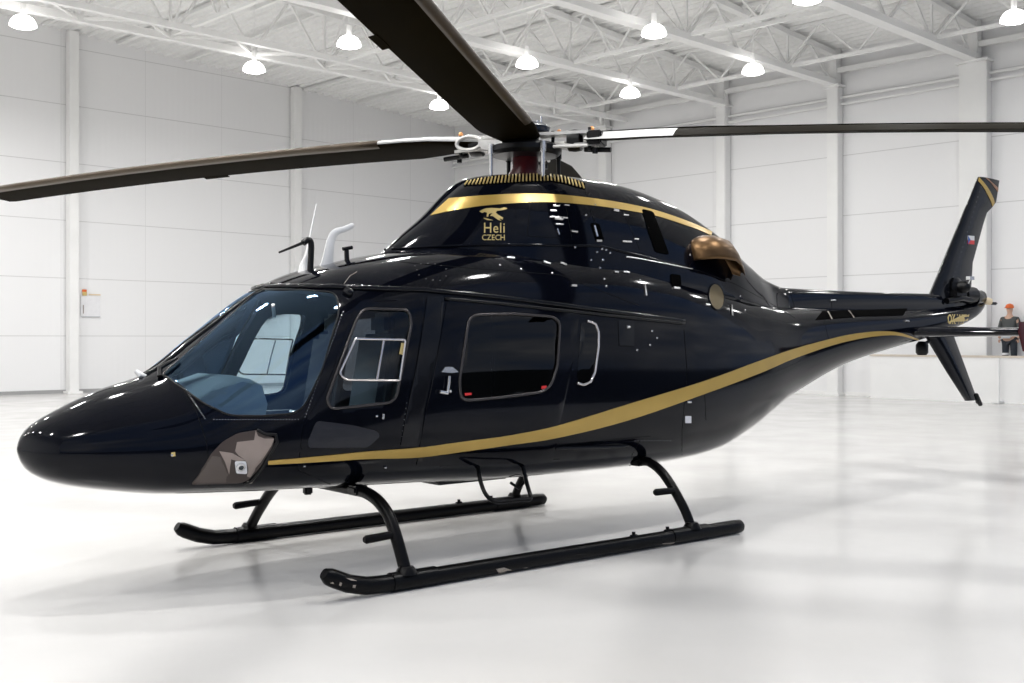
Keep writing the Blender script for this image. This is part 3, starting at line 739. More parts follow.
for s in (-1, 1):
    st = MB().box((-.02, .33*s, .98), (.46, .44, .12), bev=.04).box((.24, .33*s, 1.32), (.12, .42, .62), Matrix.Rotation(.18, 3, 'Y'), .045).build('pilot_seat', 'seat' if s < 0 else 'seatdark', heli)
    MB().box((.32, .33*s, 1.70), (.09, .24, .16), bev=.035).build('headrest', 'seatdark', st)
    MB().box((-.02, .33*s, .83), (.36, .3, .16), bev=.02).build('seat_base', 'black', st)
MB().box((-.45, 0, .95), (.5, .18, .3), bev=.03).build('centre_console', 'seatdark', heli)
MB().tube(smooth_path([(-.42, -.33, .76), (-.35, -.33, .95), (-.38, -.33, 1.1)], 4), .014).tube([(-.38, -.37, 1.1), (-.38, -.29, 1.1)], .018).build('control_stick', 'steel', heli)
MB().tube([(-.55, -.36, 1.82), (-.52, -.32, 1.74)], .012).build('sun_visor_arm', 'white', heli)

# ================================================================ MAIN ROTOR
HUB = Vector((1.91, 0, 3.205))
hub = MB().lathe([(.10, 0), (.27, .01), (.30, .04), (.30, .08), (.24, .11), (.12, .12)], HUB+Vector((0, 0, -.13)), seg=28)
hub.lathe([(.075, -.45), (.075, 0)], HUB, seg=16).build('rotor_hub', 'black', heli)
MB().lathe([(.15, -.34), (.15, -.29), (.115, -.22), (.10, -.13)], HUB, seg=20).build('mast_boot', 'red', heli)
MB().lathe([(.05, .0), (.16, .03), (.17, .07), (.13, .10), (.03, .115)], HUB+Vector((.03, -.02, .045)), seg=24).build('hub_cap', mat('hub_cap_blue', (.01, .016, .03), .25), heli)
sc = MB()
for a in (10, 100, 190, 280):
    t = math.radians(a); d = Vector((math.cos(t), math.sin(t), 0)); sc.tube([HUB+d*.13+Vector((0, 0, .02)), HUB+d*.13+Vector((0, 0, .16))], .012, 8)
sc.tube([HUB+Vector((.12, -.05, .05)), HUB+Vector((.13, -.05, .22))], .008, 6)
sc.build('hub_bolt', 'steel', heli)
for k, a in enumerate((167, 257, 347, 77)):
    t = math.radians(a); p = HUB+Vector((math.cos(t)*.31, math.sin(t)*.31, 0))
    m = 'steel' if k < 2 else 'black'
    MB().tube([p+Vector((0, 0, -.32)), p+Vector((0, 0, -.28)), p+Vector((0, 0, -.10))], [.012, .016, .018], 10).tube([p+Vector((0, 0, -.12)), p+Vector((0, 0, -.04))], .026, 10).build('pitch_link', m, heli)
ANG = [(219.3, .020, -.002), (122.3, .0, .0078), (303.0, .0, .0078), (39.0, -.0, .012)]
for bi, (ang, up, droop) in enumerate(ANG):
    t = math.radians(ang); D = Vector((math.cos(t), math.sin(t), 0)); Lv = Vector((-D.y, D.x, 0))  # leading-edge side
    def P(r, c, z): return HUB + D*r + Lv*c + Vector((0, 0, z+up*r-droop*r*r))
    # airfoil: leading edge +, trailing edge -
    prof = [(.5, 0), (.485, .3), (.44, .6), (.35, .9), (.2, 1), (-.1, .75), (-.35, .3), (-.5, .04), (-.5, -.04), (-.35, -.14), (-.1, -.35), (.2, -.48), (.35, -.46), (.44, -.36), (.485, -.2)]
    top = {1, 2, 3, 4, 5, 6}; vs = []; fs = []; fi = []; kk = len(prof)
    r0 = (.10, .36, .52, .4)[bi]
    def edges(r):
        if bi == 0: return (.17 if r > .3 else .13+.04*(r/.3), .13+.105*min(1, max(0, (r-.10)/.60)))
        if r >= 1: return (.18, .235)
        w = (r-.36)/.64; return (.085+.095*min(1, w*1.4), .085+.15*w)
    rs = [r0, .53 if bi == 2 else .42, .56, .66, .80, 1.0, 1.25, 1.5, 2.0, 2.6, 3.2, 3.8, 4.4, 5.0, 5.36, 5.42]
    pitch = math.radians(13)
    for r in rs:
        le, te = edges(r)
        if r > 5.4: le -= .02; te -= .02
        ch = le+te; mid = (le-te)/2; th = .05 if r < 2 else .042
        pt = pitch*(1-.35*r/5.4)
        for a, b in prof:
            c = a*ch; z = b*th; vs.append(P(r, mid+c*math.cos(pt)-z*math.sin(pt), c*math.sin(pt)+z*math.cos(pt)))
    for i in range(len(rs)-1):
        for j in range(kk):
            fs.append([i*kk+j, i*kk+(j+1) % kk, (i+1)*kk+(j+1) % kk, (i+1)*kk+j]); 
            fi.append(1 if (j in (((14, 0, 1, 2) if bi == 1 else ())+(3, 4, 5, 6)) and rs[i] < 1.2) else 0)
    fs.append(list(range(kk))); fi.append(0); fs.append([(len(rs)-1)*kk+j for j in range(kk)]); fi.append(0)
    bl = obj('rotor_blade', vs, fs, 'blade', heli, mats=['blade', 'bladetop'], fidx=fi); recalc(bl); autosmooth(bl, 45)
    # erosion strip around the leading edge
    vs = []; fs = []; sel = [4, 3, 2, 1, 0, 14, 13, 12]; rr = ([1.25] if bi == 1 else [.62])+[r for r in rs if (1.3 if bi == 1 else .7) < r < 5.4]; m_ = len(sel)
    for q, r in enumerate(rr):
        le, te = edges(r)
        ch = le+te; mid = (le-te)/2; th = .05 if r < 2 else .042; pt = pitch*(1-.35*r/5.4)
        for j in sel:
            a, b = prof[j]; a = a if a > .3 else .17
            c = a*ch*1.012; z = b*th*1.07+(.0012 if b > 0 else -.0012); vs.append(P(r, mid+c*math.cos(pt)-z*math.sin(pt), c*math.sin(pt)+z*math.cos(pt)))
    for i in range(len(rr)-1):
        for j in range(m_-1): fs.append([i*m_+j, i*m_+j+1, (i+1)*m_+j+1, (i+1)*m_+j])
    es = obj('leading_edge_strip', vs, fs, 'erosion' if bi in (0, 1, 3) else 'blade', bl); md = es.modifiers.new('s', 'SOLIDIFY'); md.thickness = .002
    tb = MB(); tb.add([P(2.95, -.215, -.040), P(3.2, -.215, -.040), P(3.2, -.265, -.050), P(2.95, -.265, -.050), P(2.95, -.215, -.036), P(3.2, -.215, -.036), P(3.2, -.265, -.046), P(2.95, -.265, -.046)],
                      [[0, 1, 2, 3], [4, 5, 6, 7], [0, 1, 5, 4], [1, 2, 6, 5], [2, 3, 7, 6], [3, 0, 4, 7]]); tb.build('trim_tab', 'blade', bl, smooth=False)
    # grip: two fork plates, an elastomer ring, dampers and pins
    g = MB()
    for z in ((.045, -.055) if bi else (.06,)):
        pts = [(.12, -.09), (.30, -.075), (.50, -.085), (.60, -.06), (.62, 0), (.60, .06), (.50, .085), (.30, .075), (.12, .09)]
        n = len(pts); v = [P(a, b, z+.012) for a, b in pts]+[P(a, b, z-.012) for a, b in pts]
        g.add(v, [list(range(n)), list(range(n, 2*n))[::-1]]+[[i, (i+1) % n, (i+1) % n+n, i+n] for i in range(n)])
    g.build('blade_grip', 'titan', bl)
    rg = MB(); c0 = P(.42, 0, -.01 if bi else .08)
    rg.lathe([(.085, -.05), (.092, 0), (.085, .05), (.05, .055), (.045, 0), (.05, -.055), (.085, -.05)], c0+Lv*.0, D, 20)
    rg.build('elastomer_bearing', 'black', bl)
    dm = MB()
    if bi == 1:
        loop = [P(.45+.105*math.cos(q), .12, -.005+.055*math.sin(q)) for q in [2*PI*i/24 for i in range(24)]]
        dm.tube(loop, .017, 8, True); dm.bar(P(.36, .12, -.01), P(.12, .10, -.03), .05, .06); dm.bar(P(.34, .12, -.045), P(.12, .10, -.06), .04, .03)
    elif bi == 0: dm.tube([P(.10, -.05, .10), P(.5, -.05, .10)], .02, 8)
    else: dm.tube([P(.10, .13, -.02), P(.30, .14, -.02)], .034, 12).tube([P(.30, .14, -.02), P(.52, .12, -.01)], .018, 10).box(P(.34, .14, -.02), (.05, .08, .08), bev=.01).tube([P(.2, -.12, -.07), P(.55, -.10, -.07)], .014, 8)
    dm.build('lag_damper' if bi != 1 else 'grip_fork', 'titan', bl)
    pn = MB()
    for (r, c) in ((.55, .04), (.55, -.04), (.22, .05)): pn.tube([P(r, c, -.10 if bi else .03), P(r, c, .085)], .014, 8)
    pn.build('grip_pin', 'black', bl)
    MB().lathe([(.018, 0), (.022, .012), (.012, .03), (.003, .032)], P(.55, .04, .075), seg=10).lathe([(.014, 0), (.018, .01), (.003, .02)], P(.30, -.05, .06), seg=10).build('pin_cap', mat('brass_cap', (.8, .38, .15), .3, metal=.7), bl)
    if bi: MB().tube([P(.60, -.06, -.09), P(.60, -.06, -.13)], .022, 10).tube([P(.50, .0, -.085), P(.72, -.02, -.10)], .02, 8).build('droop_stop', 'black', bl)
    if bi == 2: MB().box(P(.60, 0, -.005), (.12, .22, .11), Matrix.Rotation(t, 3, 'Z'), .012).build('root_fitting', 'black', bl)
    if bi == 0: pass

# ================================================================ HANGAR
A = Vector((.996, .087, 0)); B = Vector((-.087, .996, 0)); CORN = Vector((21.69, 27.82, 0)); ROT = math.atan2(.087, .996)
def H(s, u, z): return CORN - A*s - B*u + Vector((0, 0, z))
def roofz(s): return 9.65+.057*s
SX, UX = 36., 33.
def wall_mat(name, wdark, hs, vs_, off):
    m = bpy.data.materials.new(name); m.use_nodes = True; n = m.node_tree.nodes; l = m.node_tree.links; b = n['Principled BSDF']
    tc = n.new('ShaderNodeTexCoord'); sp = n.new('ShaderNodeSeparateXYZ'); l.new(tc.outputs['Object'], sp.inputs[0])
    def line(src, period, width, offset):
        a = n.new('ShaderNodeMath'); a.operation = 'ADD'; a.inputs[1].default_value = offset; l.new(src, a.inputs[0])
        p = n.new('ShaderNodeMath'); p.operation = 'PINGPONG'; p.inputs[1].default_value = period/2; l.new(a.outputs[0], p.inputs[0])
        c = n.new('ShaderNodeMath'); c.operation = 'LESS_THAN'; c.inputs[1].default_value = width; l.new(p.outputs[0], c.inputs[0]); return c.outputs[0]
    h = line(sp.outputs['Z'], hs, .012, .02); v = line(sp.outputs['X'], vs_, .005, off)
    mxx = n.new('ShaderNodeMath'); mxx.operation = 'MAXIMUM'; l.new(h, mxx.inputs[0]); l.new(v, mxx.inputs[1])
    mix = n.new('ShaderNodeMix'); mix.data_type = 'RGBA'; mix.inputs['A'].default_value = (.84, .84, .845, 1); mix.inputs['B'].default_value = (*wdark, 1)
    l.new(mxx.outputs[0], mix.inputs['Factor']); l.new(mix.outputs['Result'], b.inputs['Base Color'])
    wv = n.new('ShaderNodeTexWave'); wv.bands_direction = 'X'; wv.inputs['Scale'].default_value = 1.6; wv.inputs['Distortion'].default_value = .4; l.new(tc.outputs['Object'], wv.inputs['Vector'])
    bp = n.new('ShaderNodeBump'); bp.inputs['Strength'].default_value = .12; bp.inputs['Distance'].default_value = .01; l.new(wv.outputs['Fac'], bp.inputs['Height']); l.new(bp.outputs['Normal'], b.inputs['Normal'])
    b.inputs['Roughness'].default_value = .5
    return m
def quadbox(name, pts8, m, parent=None):
    return recalc(obj(name, pts8, [[0, 1, 2, 3], [7, 6, 5, 4], [0, 4, 5, 1], [1, 5, 6, 2], [2, 6, 7, 3], [3, 7, 4, 0]], m, parent, smooth=False))
def local_wall(name, length, h0, h1, m, loc, rz, thick=.2):
    """wall with x along it, thickness to +y"""
    o = quadbox(name, [(0, 0, 0), (length, 0, 0), (length, 0, h1), (0, 0, h0), (0, thick, 0), (length, thick, 0), (length, thick, h1), (0, thick, h0)], m)
    o.location = loc; o.rotation_euler = (0, 0, rz); tag(o, kind='structure'); return o
wl = wall_mat('left_wall_panels', (.64, .64, .64), 1.68, 2.6, .0)
wr = wall_mat('right_wall_panels', (.64, .64, .64), 1.68, 4.0, .0)
local_wall('wall_left', SX, roofz(SX)+.6, roofz(0)+.6, wl, H(SX, 0, 0), ROT)
o = local_wall('wall_right', UX+1, 10.3, 10.3, wr, H(0, -.0, 0), ROT-PI/2)
# far-left side wall behind the frame
local_wall('wall_rear', UX, roofz(SX)+.6, roofz(SX)+.6, wr, H(SX, UX, 0), ROT+PI/2)
# floor
fm = bpy.data.materials.new('glossy_epoxy_floor'); fm.use_nodes = True; n = fm.node_tree.nodes; l = fm.node_tree.links; b = n['Principled BSDF']
tc = n.new('ShaderNodeTexCoord'); nz = n.new('ShaderNodeTexNoise'); nz.inputs['Scale'].default_value = .45; nz.inputs['Detail'].default_value = 5; l.new(tc.outputs['Object'], nz.inputs['Vector'])
cr = n.new('ShaderNodeValToRGB'); cr.color_ramp.elements[0].position = .3; cr.color_ramp.elements[0].color = (.565, .555, .54, 1); cr.color_ramp.elements[1].position = .7; cr.color_ramp.elements[1].color = (.64, .63, .615, 1)
l.new(nz.outputs['Fac'], cr.inputs['Fac']); l.new(cr.outputs['Color'], b.inputs['Base Color'])
n2 = n.new('ShaderNodeTexNoise'); n2.inputs['Scale'].default_value = 1.2; n2.inputs['Detail'].default_value = 3; l.new(tc.outputs['Object'], n2.inputs['Vector'])
mr = n.new('ShaderNodeMapRange'); mr.inputs['To Min'].default_value = .10; mr.inputs['To Max'].default_value = .22; l.new(n2.outputs['Fac'], mr.inputs['Value']); l.new(mr.outputs['Result'], b.inputs['Roughness'])
n3 = n.new('ShaderNodeTexNoise'); n3.inputs['Scale'].default_value = 3.; l.new(tc.outputs['Object'], n3.inputs['Vector'])
bp = n.new('ShaderNodeBump'); bp.inputs['Strength'].default_value = .05; bp.inputs['Distance'].default_value = .02; l.new(n3.outputs['Fac'], bp.inputs['Height']); l.new(bp.outputs['Normal'], b.inputs['Normal'])
b.inputs['IOR'].default_value = 1.33
floor = quadbox('floor', [H(SX, UX+.6, -.2), H(0, UX+.6, -.2), H(0, 0, -.2), H(SX, 0, -.2), H(SX, UX+.6, 0), H(0, UX+.6, 0), H(0, 0, 0), H(SX, 0, 0)], fm); tag(floor, kind='structure')
ap = quadbox('floor_apron_unseen', [H(SX+60, UX+120, -.25), H(-60, UX+120, -.25), H(-60, UX+.6, -.25), H(SX+60, UX+.6, -.25), H(SX+60, UX+120, -.02), H(-60, UX+120, -.02), H(-60, UX+.6, -.02), H(SX+60, UX+.6, -.02)], 'apron'); tag(ap, kind='structure')  # unseen ground, added dark so the lower fuselage mirrors something dark
# corrugated ceiling deck: ribs run along the right wall
cm = mat('white_roof_deck', (.86, .86, .85), .6)
vs = []; fs = []; nrib = int(SX/.3); k = 0
for i in range(nrib):
    s0 = i*.3
    for ds_, dz in ((0, 0), (.05, .07), (.19, .07), (.24, 0)):
        s = s0+ds_; vs += [H(s, -.2, roofz(s)+dz), H(s, UX, roofz(s)+dz)]
for i in range(len(vs)//2-1): fs.append([2*i, 2*i+1, 2*i+3, 2*i+2])
ce = obj('ceiling', vs, fs, cm, None, smooth=False); md = ce.modifiers.new('s', 'SOLIDIFY'); md.thickness = .03; tag(ce, kind='structure')
bb = quadbox('baseboard_left', [H(SX, .04, 0), H(0, .04, 0), H(0, 0, 0), H(SX, 0, 0), H(SX, .04, .1), H(0, .04, .1), H(0, 0, .1), H(SX, 0, .1)], mat('grey_base_trim', (.35, .35, .35), .6)); tag(bb, kind='structure')
bb = quadbox('baseboard_right', [H(.0, .1, 0), H(.04, .1, 0), H(.04, UX, 0), H(0, UX, 0), H(0, .1, .1), H(.04, .1, .1), H(.04, UX, .1), H(0, UX, .1)], 'steelwhite'); tag(bb, kind='structure')
# columns
def column(nm, s, u, top, w=.28, d=.3):
    b = MB(); b.box(H(s, u, top/2), (d if s < .5 else w, w if s < .5 else d, top), Matrix.Rotation(ROT, 3, 'Z'), .02)
    b.box(H(s, u, .03), (d+.14, w+.14, .06), Matrix.Rotation(ROT, 3, 'Z'))
    o = b.build(nm, 'steelwhite', None, ang=20); tag(o, kind='structure'); return o
ti = 1
LEFTC = [(14.93, .17), (7.29, .17), (22.4, .17), (30, .17)]
for s, u in LEFTC: column('trim_%d' % ti, s, u, roofz(s)); ti += 1
RU = [7.75, 12.5, 16.25, 20.2, 24.3, 28.4, 32.4]
for u in RU:
    w = .72 if abs(u-20.15) < .1 else .34
    column('trim_%d' % ti, .17, u, 8.6, w); ti += 1
    o = MB().box(H(.2, u, 9.12), (.26, .26, 1.1), Matrix.Rotation(ROT, 3, 'Z')).box(H(.2, u, 8.62), (.4, w+.12, .06), Matrix.Rotation(ROT, 3, 'Z')).build('trim_%d' % ti, 'steelwhite', None, ang=20); tag(o, kind='structure'); ti += 1
# horizontal girts on the right wall
gz = MB()
for z, uu in ((8.12, .1), (8.3, .1)): gz.bar(H(.12, 0, z), H(.12, UX, z), .06, .06)
gz.bar(H(.2, 0, 9.05), H(.2, UX, 9.05), .12, .14)
tag(gz.build('trim_%d' % ti, 'steelwhite', None, smooth=False), kind='structure'); ti += 1
# girders: bottom chord, top chord and lattice, parallel to the left wall
NAMES = {7.75: 'nearest the far corner', 11.9: 'second from the far corner', 16.05: 'third from the far corner', 20.15: 'fourth, over the tail'}
for gi, u in enumerate(RU[:-1]):
    g = empty('roof_girder', H(.3, u, 8.6)); inv = -g.location
    tag(g, kind='structure')
    def bar_o(nm, segs, w, h):
        b = MB()
        for p, q in segs: b.bar(p-g.location, q-g.location, w, h)
        return b.build(nm, 'steelwhite', g, smooth=False)
    L = 32
    zt = lambda s: roofz(s)-.12
    zb = lambda s: 8.72+.0*s
    bar_o('bottom_chord', [(H(.25, u, 8.72), H(L, u, 8.72))], .30 if gi else .2, .16)
    if gi == 0: bar_o('side_chord', [(H(.25, 8.75, 8.72), H(L, 8.75, 8.72))], .16, .14)
    bar_o('top_chord', [(H(.25, u, zt(0)), H(L, u, zt(L)))], .22, .14)
    seg = []
    s = .4; kx = 0
    while s < L-2.2:
        seg.append((H(s, u, 8.72), H(s+1.1, u, zt(s+1.1)))); seg.append((H(s+1.1, u, zt(s+1.1)), H(s+2.2, u, 8.72)))
        if gi == 0: seg += [(H(s, u, 8.72), H(s+1.1, 8.75, 8.72)), (H(s+1.1, 8.75, 8.72), H(s+2.2, u, 8.72))]
        if kx % 2 == 0: seg.append((H(s+2.2, u, 8.72), H(s+2.2, u, zt(s+2.2))))
        s += 2.2; kx += 1
    bar_o('lattice', seg, .06, .06)
# joists across, parallel to the right wall
for ji in range(14):
    s = 2.6+ji*2.2
    g = empty('roof_joist', H(s, 0, 8.9)); tag(g, kind='structure')
    b = MB(); z1 = roofz(s)-.05; lo = 8.78 if ji % 2 == 0 else z1-.55
    ua = 7.75; b.bar(H(s, ua, lo)-g.location, H(s, UX-.5, lo)-g.location, .09, .09); b.build('bottom_chord', 'steelwhite', g, smooth=False)
    b = MB(); b.bar(H(s, .3, z1)-g.location, H(s, UX-.5, z1)-g.location, .10, .08); b.build('top_chord', 'steelwhite', g, smooth=False)
    b = MB(); u = ua+.1
    while u < UX-3:
        du = 1.04 if ji % 2 == 0 else .6
        b.bar(H(s, u, lo)-g.location, H(s, u+du, z1)-g.location, .045); b.bar(H(s, u+du, z1)-g.location, H(s, u+2*du, lo)-g.location, .045); u += 2*du
    b.build('lattice', 'steelwhite', g, smooth=False)
# eaves truss hugging the left wall
# ---- lamps
def to_px(p):
    q = p-EYE; dz = q.dot(FV); return (512+FOC*q.dot(RV)/dz, HOR-FOC*q.z/dz, dz)
def from_px(px, py, z):
    d = ray(px, py); return EYE+d*((z-EYE.z)/d.z)
SPOTS = [((23, 25), 'leftmost lamp, high in the left corner of the photo'), ((254, 70), 'second lamp from the left, over the second left wall column'), ((349, 45), 'lamp left of the near rotor blade, the higher of two'),
         ((439, 107), 'small one just below the near rotor blade'), ((527, 65), 'lamp just right of the near rotor blade above the hub'), ((654, 34), 'lamp at the top between hub and right side columns'),
         ((753, 72), 'lamp above the right rotor blade, left of the third column'), ((630, 95), 'small lamp low over the cowling, nearest the right rotor blade'), ((807, 0), 'lamp cut by the upper picture edge'), ((1014, 20), 'rightmost lamp at the right picture edge')]
pos = [(from_px(*q, 8.25), lab) for q, lab in SPOTS]
for s in (4.5, 9.1, 13.6, 19.3, 25, 31):
    for u in (3.6, 7.8, 12.3, 16.7, 21, 25.2, 29.5):
        p = H(s, u, 8.25); a = to_px(p)
        if a[2] > 1 and -30 < a[0] < 1054 and a[1] > -14: continue
        if min((p-q).length for q, _ in pos) < 2.6: continue
        pos.append((p, None))
for p, lab in pos:
    e = empty('high_bay_lamp', p)
    tag(e, ('round white high bay lamp, '+lab) if lab else 'round white high bay lamp out of view above the helicopter', 'ceiling lamp', 'high bay lamps under the roof girders')
    MB().lathe([(.07, .20), (.14, .19), (.21, .14), (.26, .06), (.28, -.02), (.27, -.02), (.22, .04), (.10, .12)], (0, 0, 0), seg=24).build('lamp_shade', 'lampshade', e)
    MB().lathe([(.255, -.012), (.255, -.03), (.20, -.055), (.02, -.07)], (0, 0, 0), seg=24).build('lamp_lens', 'lampglow', e)
    MB().tube([(0, 0, .18), (0, 0, .45)], .06, 10).build('lamp_driver', 'steelwhite', e)
    MB().tube([(0, 0, .5), (0, 0, roofz(3)-8.25)], .012, 6).build('hanging_rod', 'steelwhite', e)
    ld = bpy.data.lights.new('lamp_light', 'AREA'); ld.shape = 'DISK'; ld.size = .5; q_ = H(0, 0, 0)-p; s_ = q_.dot(A); u_ = q_.dot(B); ld.energy = (42 if u_ > 14 else 62) if s_ < 6 else (52 if u_ > 14 else 90) if s_ < 11 else ((105 if s_ > 17 else 190) if u_ < 14 else (80 if s_ < 17 else (190 if s_ > 18 and u_ > 20 else 125))); ld.color = (1, .99, .975)
    lo = bpy.data.objects.new('lamp_light', ld); lo.location = (0, 0, -.09); COL.objects.link(lo); lo.parent = e

# ---- low barrier in front of the right wall with a top rail and one post
pu0, pu1 = 17.6, 26.5
wb = quadbox('partition', [H(.62, pu0, 0), H(.70, pu0, 0), H(.70, pu1, 0), H(.62, pu1, 0), H(.62, pu0, 1.12), H(.70, pu0, 1.12), H(.70, pu1, 1.12), H(.62, pu1, 1.12)], 'steelwhite'); tag(wb, kind='structure')
rl = tag(empty('barrier_rail', H(.72, 20, 0)), 'pale wooden topped rail running behind the tail fin', 'railing')
b = MB(); b.bar(H(.66, pu0, 1.14)-rl.location, H(.66, pu1, 1.14)-rl.location, .14, .05); b.build('rail_top', mat('pale_wood_rail', (.62, .55, .47), .5), rl, smooth=False)
for u in (21.05,):
    b = MB(); p = H(.80, u, 0)-rl.location; b.box(p+Vector((0, 0, .56)), (.05, .05, 1.1)).box(p+Vector((0, 0, .03)), (.3, .2, .06), bev=.02); b.build('rail_post', 'steelwhite', rl, ang=20)
# ---- notices
def board(name, px, py, w, h, wall, label, cat, paint):
    u_dir = A if wall == 'left' else -B
    nrm = -B if wall == 'left' else -A
    d = ray(px, py)
    if wall == 'left': t = (H(0, .03, 0)-EYE).dot(B)/d.dot(B)
    else: t = (H(.03, 0, 0)-EYE).dot(A)/d.dot(A)
    c = EYE+d*t; e = tag(empty(name, c), label, cat)
    R = Matrix((u_dir, -nrm, Vector((0, 0, 1)))).transposed()
    def pl(nm, cx, cz, ww, hh, dep, m):
        MB().box(R @ Vector((cx, -dep, cz)), (ww, .02, hh), R).build(nm, m, e, smooth=False)
    paint(pl, w, h); return e
def notice1(pl, w, h):
    pl('backing', 0, 0, w, h, .0, 'paper'); pl('red_square', -w*.32, h*.72, .13, .07, .005, 'orange'); pl('coloured_square', -w*.32, h*.38+.12, .13, .11, .02, 'gold2')
    pl('yellow_strip', w*.2, h*.38+.1, .35, .04, .02, 'cream'); pl('frame_edge', 0, -h*.5, w, .02, .01, 'bag'); pl('dark_mark', -w*.38, -.1, .02, .25, .015, 'tan')
board('wall_notice', 90.5, 306, .58, .62, 'left', 'white notice board with orange squares beside the left wall column', 'notice board', notice1)
def notice2(pl, w, h):
    pl('backing', 0, 0, w, h, .0, 'paper'); pl('dark_print', -.05, .02, .16, .12, .015, 'tan'); pl('orange_print', .1, .12, .1, .05, .015, 'orange')
board('wall_poster', 969, 348, .42, .36, 'right', 'small white poster with brown print above the rail', 'poster', notice2)
# ---- person behind the rail
pd = ray(1003, 345); tt = (H(.33, 0, 0)-EYE).dot(A)/pd.dot(A); pc = EYE+pd*tt; pc.z = 0
pl_ = quadbox("low_platform", [pc+Vector((dx*1.0, dy, z)) for z in (0, .675) for dx, dy in ((-.13, -.5), (.17, -.5), (.17, .5), (-.13, .5))], "steelwhite")
tag(pl_, 'low white bench behind the rail at the right', 'bench')
per = tag(empty('person', (pc.x+.1, pc.y-.12, .68)), 'person in charcoal jacket and orange cap standing behind the rail', 'person')
def skinned(name, pts, edges, m, parent, sub=2):
    me = bpy.data.meshes.new(name); bm = bmesh.new(); ly = bm.verts.layers.skin.verify(); bvs = []
    for i, p in enumerate(pts):
        v = bm.verts.new(p[:3]); v[ly].radius = (p[3], p[3] if len(p) < 5 else p[4]); v[ly].use_root = i == 0; bvs.append(v)
    for a, b in edges: bm.edges.new((bvs[a], bvs[b]))
    bm.to_mesh(me); bm.free(); o = bpy.data.objects.new(name, me); COL.objects.link(o); o.parent = parent; me.materials.append(M[m])
    o.modifiers.new('k', 'SKIN')
    o.modifiers.new('s', 'SUBSURF').levels = sub; o.modifiers['s'].render_levels = sub
    for q in o.modifiers: pass
    return o
# faces the wall side; y is across the shoulders
body = [(0, 0, .93, .125), (0, 0, 1.15, .12), (0, 0, 1.36, .13), (0, 0, 1.46, .06), (0, 0, 1.54, .05), (0, 0, 1.62, .085), (0, 0, 1.70, .08),
        (0, .19, 1.38, .055), (.02, .27, 1.12, .045), (-.05, .24, .90, .035), (0, -.19, 1.38, .055), (.02, -.27, 1.12, .045), (-.05, -.24, .90, .035),
        (0, .10, .86, .09), (0, .11, .48, .065), (0, .11, .09, .045), (-.14, .11, .04, .04), (0, -.10, .86, .09), (0, -.11, .48, .065), (0, -.11, .09, .045), (-.14, -.11, .04, .04)]
ed = [(0, 1), (1, 2), (2, 3), (3, 4), (4, 5), (5, 6), (2, 7), (7, 8), (8, 9), (2, 10), (10, 11), (11, 12), (0, 13), (13, 14), (14, 15), (15, 16), (0, 17), (17, 18), (18, 19), (19, 20)]
skinned('body', body, ed, 'skin', per)
skinned('jacket', [(0, 0, .90, .155), (0, 0, 1.15, .15), (0, 0, 1.37, .165), (0, 0, 1.47, .075), (0, .19, 1.39, .068), (.02, .27, 1.12, .056), (-.04, .245, .95, .046), (0, -.19, 1.39, .068), (.02, -.27, 1.12, .056), (-.04, -.245, .95, .046)],
        [(0, 1), (1, 2), (2, 3), (2, 4), (4, 5), (5, 6), (2, 7), (7, 8), (8, 9)], 'cloth2', per)
skinned('trousers', [(0, 0, .95, .15), (0, .10, .84, .10), (0, .11, .48, .078), (0, .11, .10, .06), (0, -.10, .84, .10), (0, -.11, .48, .078), (0, -.11, .10, .06)], [(0, 1), (1, 2), (2, 3), (0, 4), (4, 5), (5, 6)], 'cloth', per)
MB().lathe([(.095, 0), (.10, .04), (.08, .09), (.02, .115)], (0, 0, 1.66), seg=16).box((-.11, 0, 1.67), (.10, .13, .015), bev=.005).build('cap', 'orange', per)
MB().box((-.17, 0, 1.02), (.08, .26, .22), bev=.035).build('bag', 'bag', per)
MB().tube([(0, .11, .50), (0, .11, .55)], .088, 12).build('knee_band', 'paper', per)
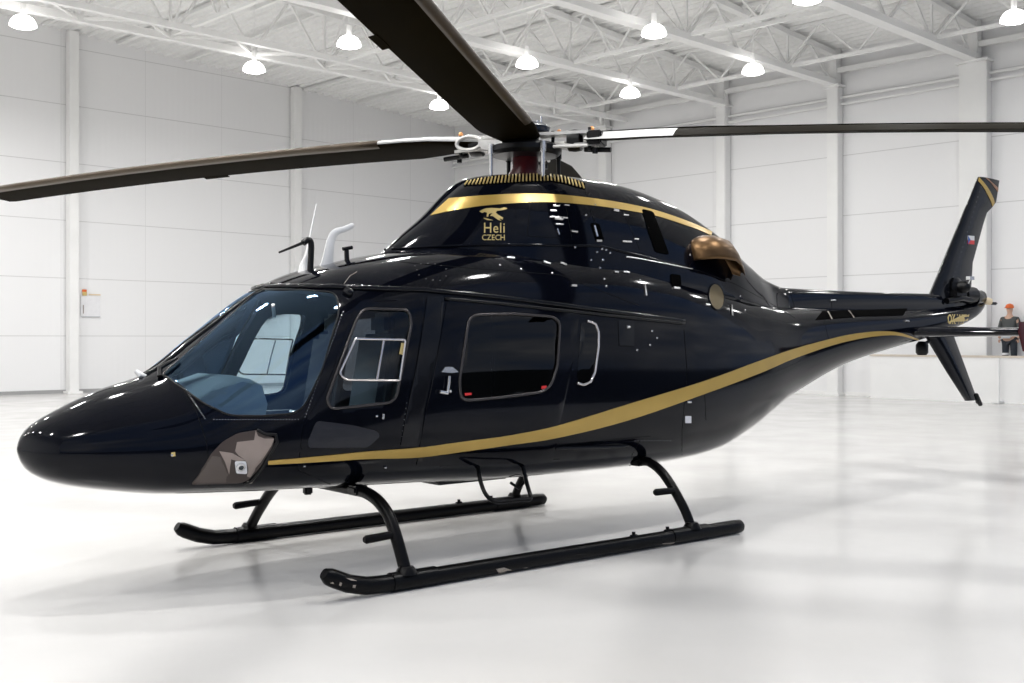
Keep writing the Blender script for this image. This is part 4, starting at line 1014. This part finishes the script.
for s in (-1, 1):
    b = MB()
    for k in range(4): b.tube([(-.05, .24*s+(k-1.5)*.012, .88), (-.06, .24*s+(k-1.5)*.014, .84), (-.05, .24*s+(k-1.5)*.013, .80+.008*abs(k-1.5))], .008, 6)
    b.tube([(-.06, .22*s, .88), (-.08, .20*s, .85)], .009, 6); b.build('hand', 'skin', per)

# ================================================================ WORLD, LIGHT, CAMERA
w = bpy.data.worlds.new('sky'); bpy.context.scene.world = w; w.use_nodes = True; n = w.node_tree.nodes; l = w.node_tree.links
bg = n['Background']; tc = n.new('ShaderNodeTexCoord'); mp = n.new('ShaderNodeMapping'); mp.inputs['Scale'].default_value = (1, 1, 3.2); l.new(tc.outputs['Generated'], mp.inputs[0])
nz = n.new('ShaderNodeTexNoise'); nz.inputs['Scale'].default_value = 2.2; nz.inputs['Detail'].default_value = 7; nz.inputs['Roughness'].default_value = .55; l.new(mp.outputs[0], nz.inputs['Vector'])
cr = n.new('ShaderNodeValToRGB'); e = cr.color_ramp.elements; e[0].position = .38; e[0].color = (.16, .26, .50, 1); e[1].position = .68; e[1].color = (.95, .95, .97, 1); x = e.new(.52); x.color = (.42, .47, .58, 1)
l.new(nz.outputs['Fac'], cr.inputs['Fac']); l.new(cr.outputs['Color'], bg.inputs['Color']); bg.inputs['Strength'].default_value = 1.0
cam = bpy.data.cameras.new('camera'); co = bpy.data.objects.new('camera', cam); COL.objects.link(co)
co.location = EYE; co.rotation_euler = (PI/2, 0, math.atan2(-FV.x, FV.y))
cam.sensor_width = 36; cam.lens = FOC/1024*36; cam.shift_y = -(341.5-HOR)/1024; cam.clip_start = .05; cam.clip_end = 500
sc = bpy.context.scene; sc.camera = co
vsn = sc.view_settings; vsn.view_transform = 'Standard'; vsn.look = 'None'; vsn.gamma = 1; vsn.exposure = 0.0; vsn.use_curve_mapping = False
# parts were modelled in world coordinates: cancel the base offset of the helicopter's empty
for o in list(heli.children): o.location = (-heli.location.x, 0, 0) if o.location.length == 0 else o.location
